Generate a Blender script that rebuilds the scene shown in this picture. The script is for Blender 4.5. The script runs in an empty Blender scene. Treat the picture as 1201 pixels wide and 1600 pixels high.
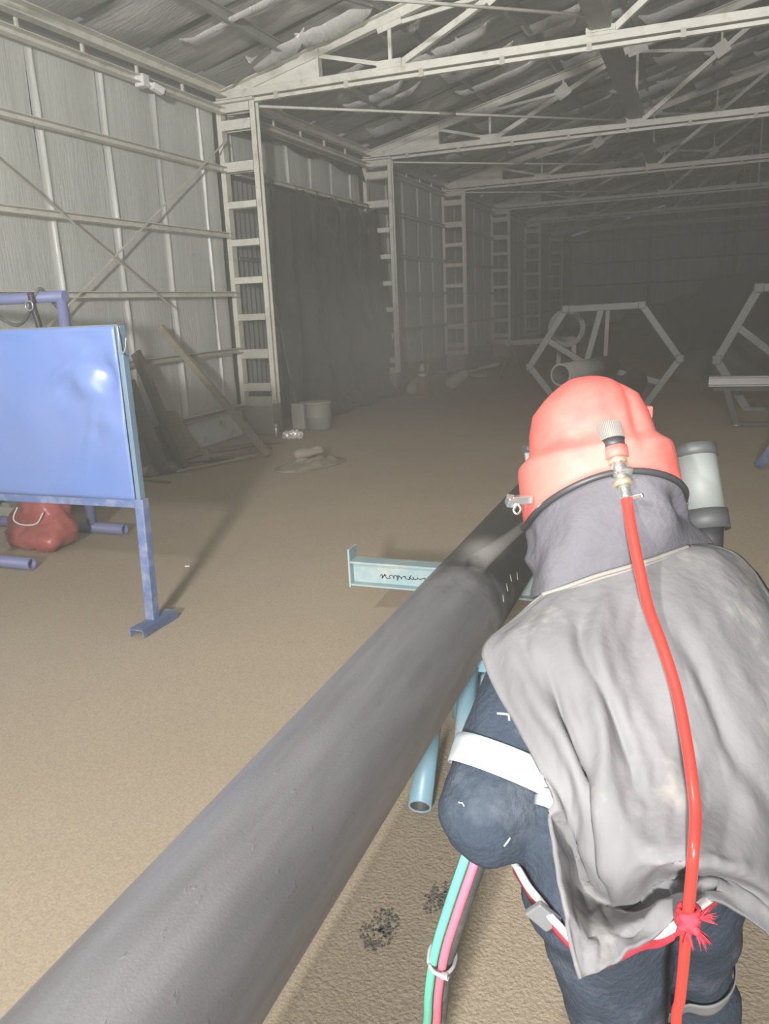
import bpy, bmesh, math, random
from mathutils import Vector, Matrix, Euler, noise
random.seed(7)
PI = math.pi
C = bpy.context.scene.collection

# ---------------------------------------------------------------- camera
cd = bpy.data.cameras.new('camera')
cam = bpy.data.objects.new('camera', cd)
C.objects.link(cam)
cd.sensor_width = 36.0
cd.lens = 28.4625
cd.clip_start, cd.clip_end = 0.05, 200
cam.matrix_world = Matrix([[0.933881, -0.047366, 0.354434, 0.0], [0.35487, 0.244664, -0.902334, 0.0], [-0.043977, 0.96845, 0.245296, 1.8], [0.0, 0.0, 0.0, 1.0]])
bpy.context.scene.camera = cam

# ---------------------------------------------------------------- world, lights, exposure
w = bpy.data.worlds.new('world')
bpy.context.scene.world = w
w.use_nodes = True
w.node_tree.nodes['Background'].inputs[0].default_value = (0.85, 0.92, 1.0, 1)
w.node_tree.nodes['Background'].inputs[1].default_value = 0.25


def area_light(name, loc, target, size, power, color, spread=180):
    ld = bpy.data.lights.new(name, 'AREA')
    ld.shape = 'DISK'
    ld.size = size
    ld.energy = power
    ld.color = color
    ld.spread = math.radians(spread)
    o = bpy.data.objects.new(name, ld)
    o.location = loc
    o.rotation_euler = (Vector(target) - Vector(loc)).to_track_quat('-Z', 'Y').to_euler()
    C.objects.link(o)
    return o


# the work flood on its mast behind and left of the photographer, and the hall's lamps behind
area_light('work_flood', (-1.35, -0.81, 3.35), (-2.0, 4.5, 0.6), 0.14, 140, (1.0, 0.975, 0.93), 150)
area_light('hall_lamp', (0.7, -5.6, 3.2), (-2.4, 9.0, 4.7), 0.6, 860, (1.0, 0.99, 0.945), 74)

vs = bpy.context.scene.view_settings
vs.view_transform = 'Standard'
vs.look = 'None'
vs.gamma = 1.0
vs.use_curve_mapping = False
vs.exposure = -0.2
cy = bpy.context.scene.cycles
cy.use_denoising = True
cy.max_bounces = 8
cy.diffuse_bounces = 4
cy.volume_bounces = 1
cy.transparent_max_bounces = 12


# ---------------------------------------------------------------- materials
def mat(name, color, rough=0.6, metal=0.0, var=0.0, vscale=3.0, color2=None, bump=0.0, bscale=20.0,
        vstretch=(1, 1, 1), bstretch=None, dust=None, dust_amt=0.0, dscale=6.0, spec=0.5, coat=0.0):
    """Principled material with noise colour variation, a dust layer and a noise bump."""
    m = bpy.data.materials.new(name)
    m.use_nodes = True
    nt = m.node_tree
    N, L = nt.nodes, nt.links
    b = N['Principled BSDF']
    b.inputs['Roughness'].default_value = rough
    b.inputs['Metallic'].default_value = metal
    b.inputs['Specular IOR Level'].default_value = spec
    if coat:
        b.inputs['Coat Weight'].default_value = coat
    tc = N.new('ShaderNodeTexCoord')
    c1 = (*color, 1)
    src = None
    if color2 is None and var:
        color2 = tuple(max(0, c * (1 - var)) for c in color)
    if color2 is not None:
        mp = N.new('ShaderNodeMapping')
        mp.inputs['Scale'].default_value = vstretch
        nz = N.new('ShaderNodeTexNoise')
        nz.inputs['Scale'].default_value = vscale
        nz.inputs['Detail'].default_value = 6
        rp = N.new('ShaderNodeValToRGB')
        rp.color_ramp.elements[0].position = 0.33
        rp.color_ramp.elements[1].position = 0.67
        rp.color_ramp.elements[0].color = (*color2, 1)
        rp.color_ramp.elements[1].color = c1
        L.new(tc.outputs['Object'], mp.inputs[0])
        L.new(mp.outputs[0], nz.inputs['Vector'])
        L.new(nz.outputs[0], rp.inputs[0])
        src = rp.outputs[0]
    if dust is not None:
        nz2 = N.new('ShaderNodeTexNoise')
        nz2.inputs['Scale'].default_value = dscale
        nz2.inputs['Detail'].default_value = 8
        nz2.inputs['Roughness'].default_value = 0.65
        rp2 = N.new('ShaderNodeValToRGB')
        rp2.color_ramp.elements[0].position = 0.62 - dust_amt * 0.4
        rp2.color_ramp.elements[1].position = 0.78 - dust_amt * 0.25
        rp2.color_ramp.elements[0].color = (0, 0, 0, 1)
        rp2.color_ramp.elements[1].color = (1, 1, 1, 1)
        mx = N.new('ShaderNodeMixRGB')
        L.new(tc.outputs['Object'], nz2.inputs['Vector'])
        L.new(nz2.outputs[0], rp2.inputs[0])
        L.new(rp2.outputs[0], mx.inputs[0])
        if src:
            L.new(src, mx.inputs[1])
        else:
            mx.inputs[1].default_value = c1
        mx.inputs[2].default_value = (*dust, 1)
        src = mx.outputs[0]
    if src:
        L.new(src, b.inputs['Base Color'])
    else:
        b.inputs['Base Color'].default_value = c1
    if bump:
        mp2 = N.new('ShaderNodeMapping')
        mp2.inputs['Scale'].default_value = bstretch or (1, 1, 1)
        nb = N.new('ShaderNodeTexNoise')
        nb.inputs['Scale'].default_value = bscale
        nb.inputs['Detail'].default_value = 5
        bp = N.new('ShaderNodeBump')
        bp.inputs['Strength'].default_value = bump
        bp.inputs['Distance'].default_value = 0.02
        L.new(tc.outputs['Object'], mp2.inputs[0])
        L.new(mp2.outputs[0], nb.inputs['Vector'])
        L.new(nb.outputs[0], bp.inputs['Height'])
        L.new(bp.outputs[0], b.inputs['Normal'])
    return m


def srgb(r, g, b):
    f = lambda c: (c / 255 / 12.92) if c / 255 <= 0.04045 else ((c / 255 + 0.055) / 1.055) ** 2.4
    return (f(r), f(g), f(b))


M = {}
M['wall_pale'] = mat('wall_foil_pale', (0.80, 0.81, 0.77), 0.5, color2=(0.6, 0.61, 0.57), vscale=1.2, vstretch=(5, 5, 0.4))
M['wall'] = mat('wall_foil', (0.70, 0.71, 0.67), 0.42, 0.1, color2=(0.60, 0.61, 0.57), vscale=1.5, vstretch=(6, 6, 0.5),
                bump=0.35, bscale=7, bstretch=(5, 5, 0.6))
M['roof'] = mat('roof_foil', (0.60, 0.60, 0.565), 0.42, 0.25, color2=(0.47, 0.47, 0.44), vscale=2.0, vstretch=(0.7, 4, 1),
                bump=0.8, bscale=6, bstretch=(0.8, 5, 1))
M['foil_tape'] = mat('foil_tape', (0.88, 0.88, 0.85), 0.24, 0.4, bump=1.0, bscale=10, bstretch=(2.5, 0.6, 1))
M['cream'] = mat('cream_steel', (0.78, 0.77, 0.68), 0.5, var=0.14, vscale=4, bump=0.05, dust=(0.5, 0.46, 0.38), dust_amt=0.25)
M['cream_dull'] = mat('cream_steel_dull', (0.60, 0.575, 0.49), 0.6, var=0.2, vscale=4)  # darker, browner cream; on low girts and battens it paints in shade
M['grey_steel'] = mat('grey_steel', (0.27, 0.26, 0.23), 0.6, var=0.2)
M['purlin'] = mat('purlin_steel', (0.30, 0.30, 0.28), 0.55, var=0.2)
M['concrete'] = mat('concrete', (0.36, 0.34, 0.29), 0.9, var=0.25, bump=0.4, bscale=30)
M['whitewash'] = mat('whitewash', (0.72, 0.75, 0.78), 0.8, var=0.12, dust=(0.4, 0.36, 0.29), dust_amt=0.22)
M['blue'] = mat('blue_sheet', (0.165, 0.22, 0.43), 0.36, color2=(0.115, 0.20, 0.47), vscale=1.3, bump=0.10, bscale=2.5)
M['blue_frame'] = mat('blue_frame', (0.11, 0.165, 0.34), 0.5, var=0.15, dust=(0.32, 0.33, 0.40), dust_amt=0.4)
M['slate_blue'] = mat('slate_blue', (0.10, 0.15, 0.30), 0.5, var=0.2, dust=(0.3, 0.3, 0.34), dust_amt=0.4)
M['slate_teal'] = mat('slate_teal', (0.16, 0.24, 0.33), 0.45, var=0.15)
M['violet_blue'] = mat('violet_blue_tube', (0.19, 0.21, 0.40), 0.5, var=0.15)
M['teal'] = mat('teal_steel', (0.27, 0.37, 0.39), 0.45, var=0.12, dust=(0.42, 0.42, 0.38), dust_amt=0.3)
M['sky_blue'] = mat('sky_blue_pipe', (0.23, 0.40, 0.50), 0.4, var=0.15, dust=(0.4, 0.42, 0.4), dust_amt=0.25)
M['galv'] = mat('galvanised', (0.62, 0.63, 0.63), 0.35, 0.8, var=0.15)
M['chrome'] = mat('plated_steel', (0.75, 0.75, 0.74), 0.22, 0.9, var=0.15)
M['brass'] = mat('brass', (0.62, 0.52, 0.36), 0.4, 0.7, var=0.2)
M['black'] = mat('black_rubber', (0.035, 0.035, 0.038), 0.5, var=0.3)
M['black_dusty'] = mat('black_rubber_dusty', (0.085, 0.085, 0.085), 0.55, var=0.3, dust=(0.25, 0.23, 0.2), dust_amt=0.25)
M['tarp'] = mat('black_tarp', (0.042, 0.042, 0.039), 0.2, var=0.25, bump=0.5, bscale=5, bstretch=(1, 1, 0.5))
M['corrugated'] = mat('corrugated_sheet', (0.34, 0.35, 0.33), 0.4, 0.5, var=0.2)
M['red_bag'] = mat('red_plastic_bag', (0.42, 0.10, 0.09), 0.38, var=0.15, bump=0.2, bscale=12)
M['wood'] = mat('old_wood', (0.29, 0.245, 0.185), 0.8, color2=(0.22, 0.19, 0.145), vscale=4, vstretch=(1, 1, 8))
M['dark_wood'] = mat('dark_wood', (0.13, 0.115, 0.09), 0.8, var=0.3)
M['pale_wood'] = mat('pale_wood', (0.55, 0.48, 0.33), 0.7, var=0.2)
M['dark'] = mat('dark_steel', (0.05, 0.05, 0.048), 0.6, var=0.3)
M['frame_grey'] = mat('hexagon_frame_grey', (0.145, 0.15, 0.135), 0.55, var=0.2)
M['heap'] = mat('dark_cover', (0.07, 0.07, 0.062), 0.8, var=0.3, bump=0.3, bscale=3)
M['orange'] = mat('cone_orange', (0.30, 0.10, 0.05), 0.5, var=0.15)
M['white'] = mat('white_plastic', (0.8, 0.8, 0.78), 0.4)
M['helmet'] = mat('helmet_red', (0.62, 0.055, 0.05), 0.62, color2=(0.60, 0.08, 0.068), vscale=5, dust=(0.50, 0.15, 0.125),
                  dust_amt=0.55, dscale=5, bump=0.03, bscale=40)
M['cape'] = mat('grey_cape_cloth', (0.190, 0.186, 0.194), 0.85, color2=(0.150, 0.147, 0.154), vscale=4, bump=0.22, bscale=16, bstretch=(1.3, 1.3, 0.6),
                dust=(0.28, 0.265, 0.245), dust_amt=0.12, dscale=9, spec=0.15)
M['hood'] = mat('grey_hood_cloth', (0.115, 0.112, 0.127), 0.85, color2=(0.095, 0.093, 0.105), vscale=4, bump=0.2, bscale=60, spec=0.15)
M['seam'] = mat('pale_seam', (0.215, 0.20, 0.185), 0.85, var=0.2)
M['navy'] = mat('navy_coverall', (0.043, 0.056, 0.078), 0.85, color2=(0.029, 0.039, 0.056), vscale=6, bump=0.35, bscale=90,
                dust=(0.085, 0.10, 0.122), dust_amt=0.22, dscale=7, spec=0.15)
M['reflect'] = mat('reflective_tape', (0.44, 0.485, 0.52), 0.35, 0.1, var=0.08)
M['skin'] = mat('skin', (0.45, 0.27, 0.19), 0.6, var=0.1)
M['glove'] = mat('glove_leather', (0.30, 0.22, 0.13), 0.75, var=0.2)
M['boot'] = mat('boot_leather', (0.04, 0.035, 0.03), 0.5, var=0.2)
M['red_hose'] = mat('red_hose', (0.78, 0.045, 0.035), 0.25, var=0.06, coat=0.4)
M['red_cloth'] = mat('red_cloth', (0.52, 0.035, 0.06), 0.8, var=0.3, vscale=30)
M['paint'] = mat('dried_paint', (0.36, 0.40, 0.44), 0.6, var=0.2)
M['white_cord'] = mat('white_cord', (0.78, 0.74, 0.72), 0.7, var=0.1)
M['green_hose'] = mat('green_hose', (0.13, 0.48, 0.34), 0.4, var=0.1)
M['pink_hose'] = mat('pink_hose', (0.62, 0.16, 0.23), 0.4, var=0.1)
M['lens'] = mat('hazy_lens', (0.17, 0.185, 0.178), 0.6, var=0.1)
M['lens_rim'] = mat('lens_rim', (0.055, 0.058, 0.060), 0.6, var=0.15)
M['clip_grey'] = mat('clip_grey', (0.17, 0.175, 0.18), 0.5, var=0.15)
M['channel'] = mat('pale_channel_steel', (0.42, 0.42, 0.40), 0.5, var=0.15)
M['pipe_grey'] = mat('dusty_pipe_grey', (0.22, 0.225, 0.205), 0.55, var=0.2)
M['grey_tape'] = mat('grey_tape', (0.36, 0.36, 0.37), 0.5, var=0.15)
M['ink'] = mat('black_marker', (0.02, 0.02, 0.025), 0.6)
M['chalk'] = mat('chalk', (0.2, 0.2, 0.195), 0.9)
M['grit'] = mat('dark_grit', (0.21, 0.20, 0.18), 0.8, var=0.3)


def floor_material():
    m = bpy.data.materials.new('blast_sand_floor')
    m.use_nodes = True
    N, L = m.node_tree.nodes, m.node_tree.links
    b = N['Principled BSDF']
    b.inputs['Roughness'].default_value = 0.9
    b.inputs['Specular IOR Level'].default_value = 0.1
    tc = N.new('ShaderNodeTexCoord')
    big = N.new('ShaderNodeTexNoise'); big.inputs['Scale'].default_value = 0.55; big.inputs['Detail'].default_value = 5
    rp = N.new('ShaderNodeValToRGB')
    rp.color_ramp.elements[0].position = 0.3
    rp.color_ramp.elements[1].position = 0.7
    rp.color_ramp.elements[0].color = (0.385, 0.318, 0.240, 1)
    rp.color_ramp.elements[1].color = (0.445, 0.370, 0.280, 1)
    fine = N.new('ShaderNodeTexNoise'); fine.inputs['Scale'].default_value = 130; fine.inputs['Detail'].default_value = 3
    rp2 = N.new('ShaderNodeValToRGB')
    rp2.color_ramp.elements[0].position = 0.35
    rp2.color_ramp.elements[1].position = 0.65
    rp2.color_ramp.elements[0].color = (0.86, 0.85, 0.83, 1)
    rp2.color_ramp.elements[1].color = (1.08, 1.08, 1.08, 1)
    mx = N.new('ShaderNodeMixRGB'); mx.blend_type = 'MULTIPLY'; mx.inputs[0].default_value = 1
    grain = N.new('ShaderNodeTexNoise'); grain.inputs['Scale'].default_value = 85; grain.inputs['Detail'].default_value = 4
    bp = N.new('ShaderNodeBump'); bp.inputs['Strength'].default_value = 0.42; bp.inputs['Distance'].default_value = 0.012
    for n in (big, fine, grain):
        L.new(tc.outputs['Object'], n.inputs['Vector'])
    L.new(big.outputs[0], rp.inputs[0]); L.new(fine.outputs[0], rp2.inputs[0])
    L.new(rp.outputs[0], mx.inputs[1]); L.new(rp2.outputs[0], mx.inputs[2])
    L.new(mx.outputs[0], b.inputs['Base Color'])
    # the sand left of the pipe lies under smooth settled dust, right of it it is trodden up
    sx = N.new('ShaderNodeSeparateXYZ')
    mr = N.new('ShaderNodeMapRange')
    mr.inputs[1].default_value, mr.inputs[2].default_value = -1.4, -0.75
    mr.inputs[3].default_value, mr.inputs[4].default_value = 0.22, 1.25
    mu = N.new('ShaderNodeMath'); mu.operation = 'MULTIPLY'
    L.new(tc.outputs['Object'], sx.inputs[0]); L.new(sx.outputs[0], mr.inputs[0])
    L.new(grain.outputs[0], mu.inputs[0]); L.new(mr.outputs[0], mu.inputs[1])
    L.new(mu.outputs[0], bp.inputs['Height']); L.new(bp.outputs[0], b.inputs['Normal'])
    return m


M['floor'] = floor_material()


def pipe_material():
    """blasted grey steel; the far length (beyond the spray, y > 2.9) still has its darker mill skin"""
    m = bpy.data.materials.new('blasted_pipe_steel')
    m.use_nodes = True
    N, L = m.node_tree.nodes, m.node_tree.links
    b = N['Principled BSDF']
    tc = N.new('ShaderNodeTexCoord')
    sx = N.new('ShaderNodeSeparateXYZ')
    L.new(tc.outputs['Object'], sx.inputs[0])
    nz = N.new('ShaderNodeTexNoise'); nz.inputs['Scale'].default_value = 7; nz.inputs['Detail'].default_value = 7
    L.new(tc.outputs['Object'], nz.inputs['Vector'])
    ma = N.new('ShaderNodeMath'); ma.operation = 'MULTIPLY_ADD'; ma.inputs[1].default_value = 0.9
    L.new(nz.outputs[0], ma.inputs[0]); L.new(sx.outputs[1], ma.inputs[2])
    rp = N.new('ShaderNodeMapRange'); rp.inputs[1].default_value = 3.15; rp.inputs[2].default_value = 3.5
    L.new(ma.outputs[0], rp.inputs[0])
    mp = N.new('ShaderNodeMapping'); mp.inputs['Scale'].default_value = (6, 0.8, 6)
    n2 = N.new('ShaderNodeTexNoise'); n2.inputs['Scale'].default_value = 2.5; n2.inputs['Detail'].default_value = 6
    L.new(tc.outputs['Object'], mp.inputs[0]); L.new(mp.outputs[0], n2.inputs['Vector'])
    r1 = N.new('ShaderNodeValToRGB')
    r1.color_ramp.elements[0].position = 0.3; r1.color_ramp.elements[1].position = 0.7
    r1.color_ramp.elements[0].color = (0.30, 0.295, 0.315, 1)
    r1.color_ramp.elements[1].color = (0.42, 0.415, 0.44, 1)
    L.new(n2.outputs[0], r1.inputs[0])
    mx = N.new('ShaderNodeMixRGB'); mx.inputs[2].default_value = (0.11, 0.107, 0.10, 1)
    L.new(rp.outputs[0], mx.inputs[0]); L.new(r1.outputs[0], mx.inputs[1])
    L.new(mx.outputs[0], b.inputs['Base Color'])
    b.inputs['Metallic'].default_value = 0.75
    b.inputs['Roughness'].default_value = 0.50
    # pits: fine grain plus lines of coarse scale scars
    g = N.new('ShaderNodeTexNoise'); g.inputs['Scale'].default_value = 160; g.inputs['Detail'].default_value = 2
    L.new(tc.outputs['Object'], g.inputs['Vector'])
    p = N.new('ShaderNodeTexNoise'); p.inputs['Scale'].default_value = 24; p.inputs['Detail'].default_value = 3
    mp3 = N.new('ShaderNodeMapping'); mp3.inputs['Scale'].default_value = (2.2, 0.9, 2.2)
    L.new(tc.outputs['Object'], mp3.inputs[0]); L.new(mp3.outputs[0], p.inputs['Vector'])
    pr = N.new('ShaderNodeMapRange'); pr.inputs[1].default_value = 0.66; pr.inputs[2].default_value = 0.72
    L.new(p.outputs[0], pr.inputs[0])
    ad = N.new('ShaderNodeMath'); ad.operation = 'MULTIPLY_ADD'; ad.inputs[1].default_value = 0.35
    L.new(g.outputs[0], ad.inputs[0]); L.new(pr.outputs[0], ad.inputs[2])
    bp = N.new('ShaderNodeBump'); bp.inputs['Strength'].default_value = 0.22; bp.inputs['Distance'].default_value = 0.006
    L.new(ad.outputs[0], bp.inputs['Height']); L.new(bp.outputs[0], b.inputs['Normal'])
    return m


M['pipe'] = pipe_material()


def volume_material(name, color, density, aniso=0.0, soft=False, absorb=0.0):
    m = bpy.data.materials.new(name)
    m.use_nodes = True
    nt = m.node_tree
    nt.nodes.remove(nt.nodes['Principled BSDF'])
    out = nt.nodes['Material Output']
    s = nt.nodes.new('ShaderNodeVolumeScatter')
    s.inputs['Color'].default_value = (*color, 1)
    s.inputs['Density'].default_value = density
    s.inputs['Anisotropy'].default_value = aniso
    if soft:          # thins out towards the edge of the object
        tc = nt.nodes.new('ShaderNodeTexCoord')
        mp = nt.nodes.new('ShaderNodeMapping')
        mp.inputs['Location'].default_value = (-1, -1, -1)
        mp.inputs['Scale'].default_value = (2, 2, 2)
        gr = nt.nodes.new('ShaderNodeTexGradient')
        gr.gradient_type = 'QUADRATIC_SPHERE'
        mu = nt.nodes.new('ShaderNodeMath')
        mu.operation = 'MULTIPLY'
        mu.inputs[1].default_value = density
        nt.links.new(tc.outputs['Generated'], mp.inputs[0])
        nt.links.new(mp.outputs[0], gr.inputs[0])
        nt.links.new(gr.outputs[1], mu.inputs[0])
        nt.links.new(mu.outputs[0], s.inputs['Density'])
    if absorb:
        ab = nt.nodes.new('ShaderNodeVolumeAbsorption')
        ab.inputs['Color'].default_value = (0.05, 0.05, 0.05, 1)
        ab.inputs['Density'].default_value = absorb
        ad = nt.nodes.new('ShaderNodeAddShader')
        nt.links.new(s.outputs[0], ad.inputs[0])
        nt.links.new(ab.outputs[0], ad.inputs[1])
        nt.links.new(ad.outputs[0], out.inputs['Volume'])
    else:
        nt.links.new(s.outputs[0], out.inputs['Volume'])
    return m


# ---------------------------------------------------------------- mesh helpers
class MB:
    """collects simple shapes and links them as one mesh object"""

    def __init__(self):
        self.v, self.f, self.sm = [], [], []

    def add(self, verts, faces, smooth=False):
        n = len(self.v)
        self.v += [tuple(p) for p in verts]
        self.f += [tuple(i + n for i in f) for f in faces]
        self.sm += [smooth] * len(faces)
        return self

    def box(self, c, s, rot=None):
        hx, hy, hz = s[0] / 2, s[1] / 2, s[2] / 2
        vs_ = [Vector((x * hx, y * hy, z * hz)) for x in (-1, 1) for y in (-1, 1) for z in (-1, 1)]
        R_ = Euler(rot).to_matrix() if rot is not None else Matrix.Identity(3)
        return self.add([R_ @ v + Vector(c) for v in vs_],
                        [(0, 1, 3, 2), (4, 6, 7, 5), (0, 4, 5, 1), (2, 3, 7, 6), (0, 2, 6, 4), (1, 5, 7, 3)])

    def extrude(self, prof, a, b, up=(0, 0, 1)):
        """closed 2D profile (list of (x, y)) swept from a to b; profile y goes along `up`"""
        a, b = Vector(a), Vector(b)
        d = (b - a).normalized()
        u = Vector(up)
        s = d.cross(u)
        if s.length < 1e-5:
            s = d.cross(Vector((0, 1, 0)))
        s.normalize()
        u = s.cross(d)
        n = len(prof)
        vs_ = [a + s * x + u * y for x, y in prof] + [b + s * x + u * y for x, y in prof]
        fs = [(i, (i + 1) % n, n + (i + 1) % n, n + i) for i in range(n)]
        fs += [tuple(range(n - 1, -1, -1)), tuple(range(n, 2 * n))]
        return self.add(vs_, fs)

    def bar(self, a, b, w, h, up=(0, 0, 1)):
        return self.extrude([(-w / 2, -h / 2), (w / 2, -h / 2), (w / 2, h / 2), (-w / 2, h / 2)], a, b, up)

    def angle(self, a, b, w, t, up=(0, 0, 1)):
        return self.extrude([(0, 0), (w, 0), (w, t), (t, t), (t, w), (0, w)], a, b, up)

    def channel(self, a, b, w, h, t, up=(0, 0, 1)):
        """C section: web on the left (x = 0), flanges to x = w, height h centred"""
        return self.extrude([(0, -h / 2), (w, -h / 2), (w, -h / 2 + t), (t, -h / 2 + t), (t, h / 2 - t), (w, h / 2 - t), (w, h / 2), (0, h / 2)], a, b, up)

    def tube(self, pts, r, n=12, caps=True, smooth=True):
        pts = [Vector(p) for p in pts]
        rs = r if isinstance(r, (list, tuple)) else [r] * len(pts)
        k = len(pts)
        tang = [(pts[min(i + 1, k - 1)] - pts[max(i - 1, 0)]).normalized() for i in range(k)]
        u = tang[0].orthogonal().normalized()
        vs_ = []
        for i in range(k):
            if i:
                u = (u - tang[i] * u.dot(tang[i])).normalized()
            v = tang[i].cross(u)
            for j in range(n):
                a = 2 * PI * j / n
                vs_.append(pts[i] + (u * math.cos(a) + v * math.sin(a)) * rs[i])
        fs = []
        for i in range(k - 1):
            for j in range(n):
                j2 = (j + 1) % n
                fs.append((i * n + j, i * n + j2, (i + 1) * n + j2, (i + 1) * n + j))
        self.add(vs_, fs, smooth)
        if caps:
            base = len(self.v) - len(vs_)
            self.f += [tuple(base + j for j in range(n - 1, -1, -1)), tuple(base + (k - 1) * n + j for j in range(n))]
            self.sm += [False, False]
        return self

    def pipe(self, a, b, ro, ri, n=24):
        """an open tube with wall thickness"""
        a, b = Vector(a), Vector(b)
        d = (b - a).normalized()
        u = d.orthogonal().normalized()
        v = d.cross(u)
        ring = lambda c, r: [c + (u * math.cos(2 * PI * j / n) + v * math.sin(2 * PI * j / n)) * r for j in range(n)]
        base = len(self.v)
        for p in ring(a, ro) + ring(b, ro) + ring(b, ri) + ring(a, ri):
            self.v.append(tuple(p))
        for k in range(4):
            for j in range(n):
                j2 = (j + 1) % n
                k2 = (k + 1) % 4
                self.f.append((base + k * n + j, base + k * n + j2, base + k2 * n + j2, base + k2 * n + j))
                self.sm.append(k in (0, 2))
        return self

    def lathe(self, prof, c=(0, 0, 0), n=24, axis=None):
        """prof: (r, z) from bottom to top; axis: optional direction for z"""
        q = Vector(axis).normalized().to_track_quat('Z', 'Y').to_matrix() if axis is not None else Matrix.Identity(3)
        c = Vector(c)
        vs_ = [q @ Vector((r * math.cos(2 * PI * j / n), r * math.sin(2 * PI * j / n), z)) + c for r, z in prof for j in range(n)]
        fs = []
        for i in range(len(prof) - 1):
            for j in range(n):
                j2 = (j + 1) % n
                fs.append((i * n + j, i * n + j2, (i + 1) * n + j2, (i + 1) * n + j))
        self.add(vs_, fs, True)
        base = len(self.v) - len(vs_)
        self.f += [tuple(base + j for j in range(n - 1, -1, -1)), tuple(base + (len(prof) - 1) * n + j for j in range(n))]
        self.sm += [False, False]
        return self

    def grid(self, rows, smooth=True, close=False):
        nr, nc = len(rows), len(rows[0])
        fs = []
        for i in range(nr - 1):
            for j in range(nc if close else nc - 1):
                j2 = (j + 1) % nc
                fs.append((i * nc + j, i * nc + j2, (i + 1) * nc + j2, (i + 1) * nc + j))
        return self.add([p for r in rows for p in r], fs, smooth)

    def poly(self, pts, thick):
        """flat polygon with thickness along its normal"""
        pts = [Vector(p) for p in pts]
        nrm = (pts[1] - pts[0]).cross(pts[2] - pts[0]).normalized() * thick / 2
        n = len(pts)
        return self.add([p - nrm for p in pts] + [p + nrm for p in pts],
                        [tuple(range(n - 1, -1, -1)), tuple(range(n, 2 * n))] + [(i, (i + 1) % n, n + (i + 1) % n, n + i) for i in range(n)])

    def mesh(self, name, m):
        me = bpy.data.meshes.new(name)
        me.from_pydata(self.v, [], self.f)
        me.polygons.foreach_set('use_smooth', self.sm)
        me.materials.append(m)
        bm = bmesh.new()
        bm.from_mesh(me)
        bmesh.ops.recalc_face_normals(bm, faces=bm.faces)
        bm.to_mesh(me)
        bm.free()
        return me

    def build(self, name, m, parent=None, bevel=0.0, solid=0.0):
        o = bpy.data.objects.new(name, self.mesh(name, m))
        return link(o, parent, bevel, solid)


def link(o, parent=None, bevel=0.0, solid=0.0):
    C.objects.link(o)
    if parent is not None:
        o.parent = parent
        o.matrix_parent_inverse = world_matrix(parent).inverted()
    if solid:
        md = o.modifiers.new('thickness', 'SOLIDIFY')
        md.thickness = solid
        md.offset = 0
    if bevel:
        md = o.modifiers.new('bevel', 'BEVEL')
        md.width = bevel
        md.segments = 2
        md.limit_method = 'ANGLE'
    return o


def world_matrix(o):
    if o.parent is None:
        return o.matrix_basis.copy()
    return world_matrix(o.parent) @ o.matrix_parent_inverse @ o.matrix_basis


def tag(o, label=None, cat=None, group=None, kind=None):
    if label:
        o['label'] = label
    if cat:
        o['category'] = cat
    if group:
        o['group'] = group
    if kind:
        o['kind'] = kind
    return o


def thing(name, loc, label, cat, group=None):
    o = bpy.data.objects.new(name, None)
    o.empty_display_size = 0.1
    o.location = loc
    C.objects.link(o)
    return tag(o, label, cat, group)


def copy_tree(o, loc, label, parent=None):
    c = o.copy()
    C.objects.link(c)
    if parent is None:
        c.location = loc
        c['label'] = label
    else:
        c.parent = parent
        c.matrix_parent_inverse = o.matrix_parent_inverse
    for ch in [k for k in C.objects if k.parent == o]:
        copy_tree(ch, None, None, c)
    return c


def spline(pts, k=8):
    """Catmull-Rom through 3D points"""
    P = [Vector(p) for p in pts]
    P = [P[0] * 2 - P[1]] + P + [P[-1] * 2 - P[-2]]
    out = []
    for i in range(1, len(P) - 2):
        for j in range(k):
            out.append(cr(P[i - 1], P[i], P[i + 1], P[i + 2], j / k))
    out.append(P[-2])
    return out


def cr(a, b, c, d, t):
    return 0.5 * ((2 * b) + (c - a) * t + (2 * a - 5 * b + 4 * c - d) * t * t + (3 * b - a - 3 * c + d) * t ** 3)


def smooth_grid(rows, kr=6, kc=6):
    fine = [spline(r, kc) for r in rows]
    cols = [spline([r[j] for r in fine], kr) for j in range(len(fine[0]))]
    return [[cols[j][i] for j in range(len(cols))] for i in range(len(cols[0]))]


def blob(name, caps, voxel, smooth, m, parent=None, wrinkle=None, mats=None):
    """tapered limbs grown into one continuous surface (voxel union of swept spheres, then smoothed)"""
    bm = bmesh.new()
    for a, ra, b, rb in caps:
        a, b = Vector(a), Vector(b)
        n = max(1, int((b - a).length / (min(ra, rb) * 0.35)))
        for i in range(n + 1):
            t = i / n
            bmesh.ops.create_icosphere(bm, subdivisions=2, radius=ra + (rb - ra) * t, matrix=Matrix.Translation(a.lerp(b, t)))
    me = bpy.data.meshes.new(name)
    bm.to_mesh(me)
    bm.free()
    tmp = bpy.data.objects.new(name + '_source', me)
    C.objects.link(tmp)
    r = tmp.modifiers.new('union', 'REMESH')
    r.mode = 'VOXEL'
    r.voxel_size = voxel
    s = tmp.modifiers.new('smooth', 'SMOOTH')
    s.factor = 0.5
    s.iterations = smooth
    dg = bpy.context.evaluated_depsgraph_get()
    dg.update()
    res = bpy.data.meshes.new_from_object(tmp.evaluated_get(dg))
    bpy.data.objects.remove(tmp)
    bpy.data.meshes.remove(me)
    res.name = name
    res.materials.clear()
    res.materials.append(m)
    if wrinkle:
        nr = [v.normal.copy() for v in res.vertices]
        for v, n in zip(res.vertices, nr):
            v.co += n * wrinkle(v.co)
    res.polygons.foreach_set('use_smooth', [True] * len(res.polygons))
    o = bpy.data.objects.new(name, res)
    return link(o, parent)


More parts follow.
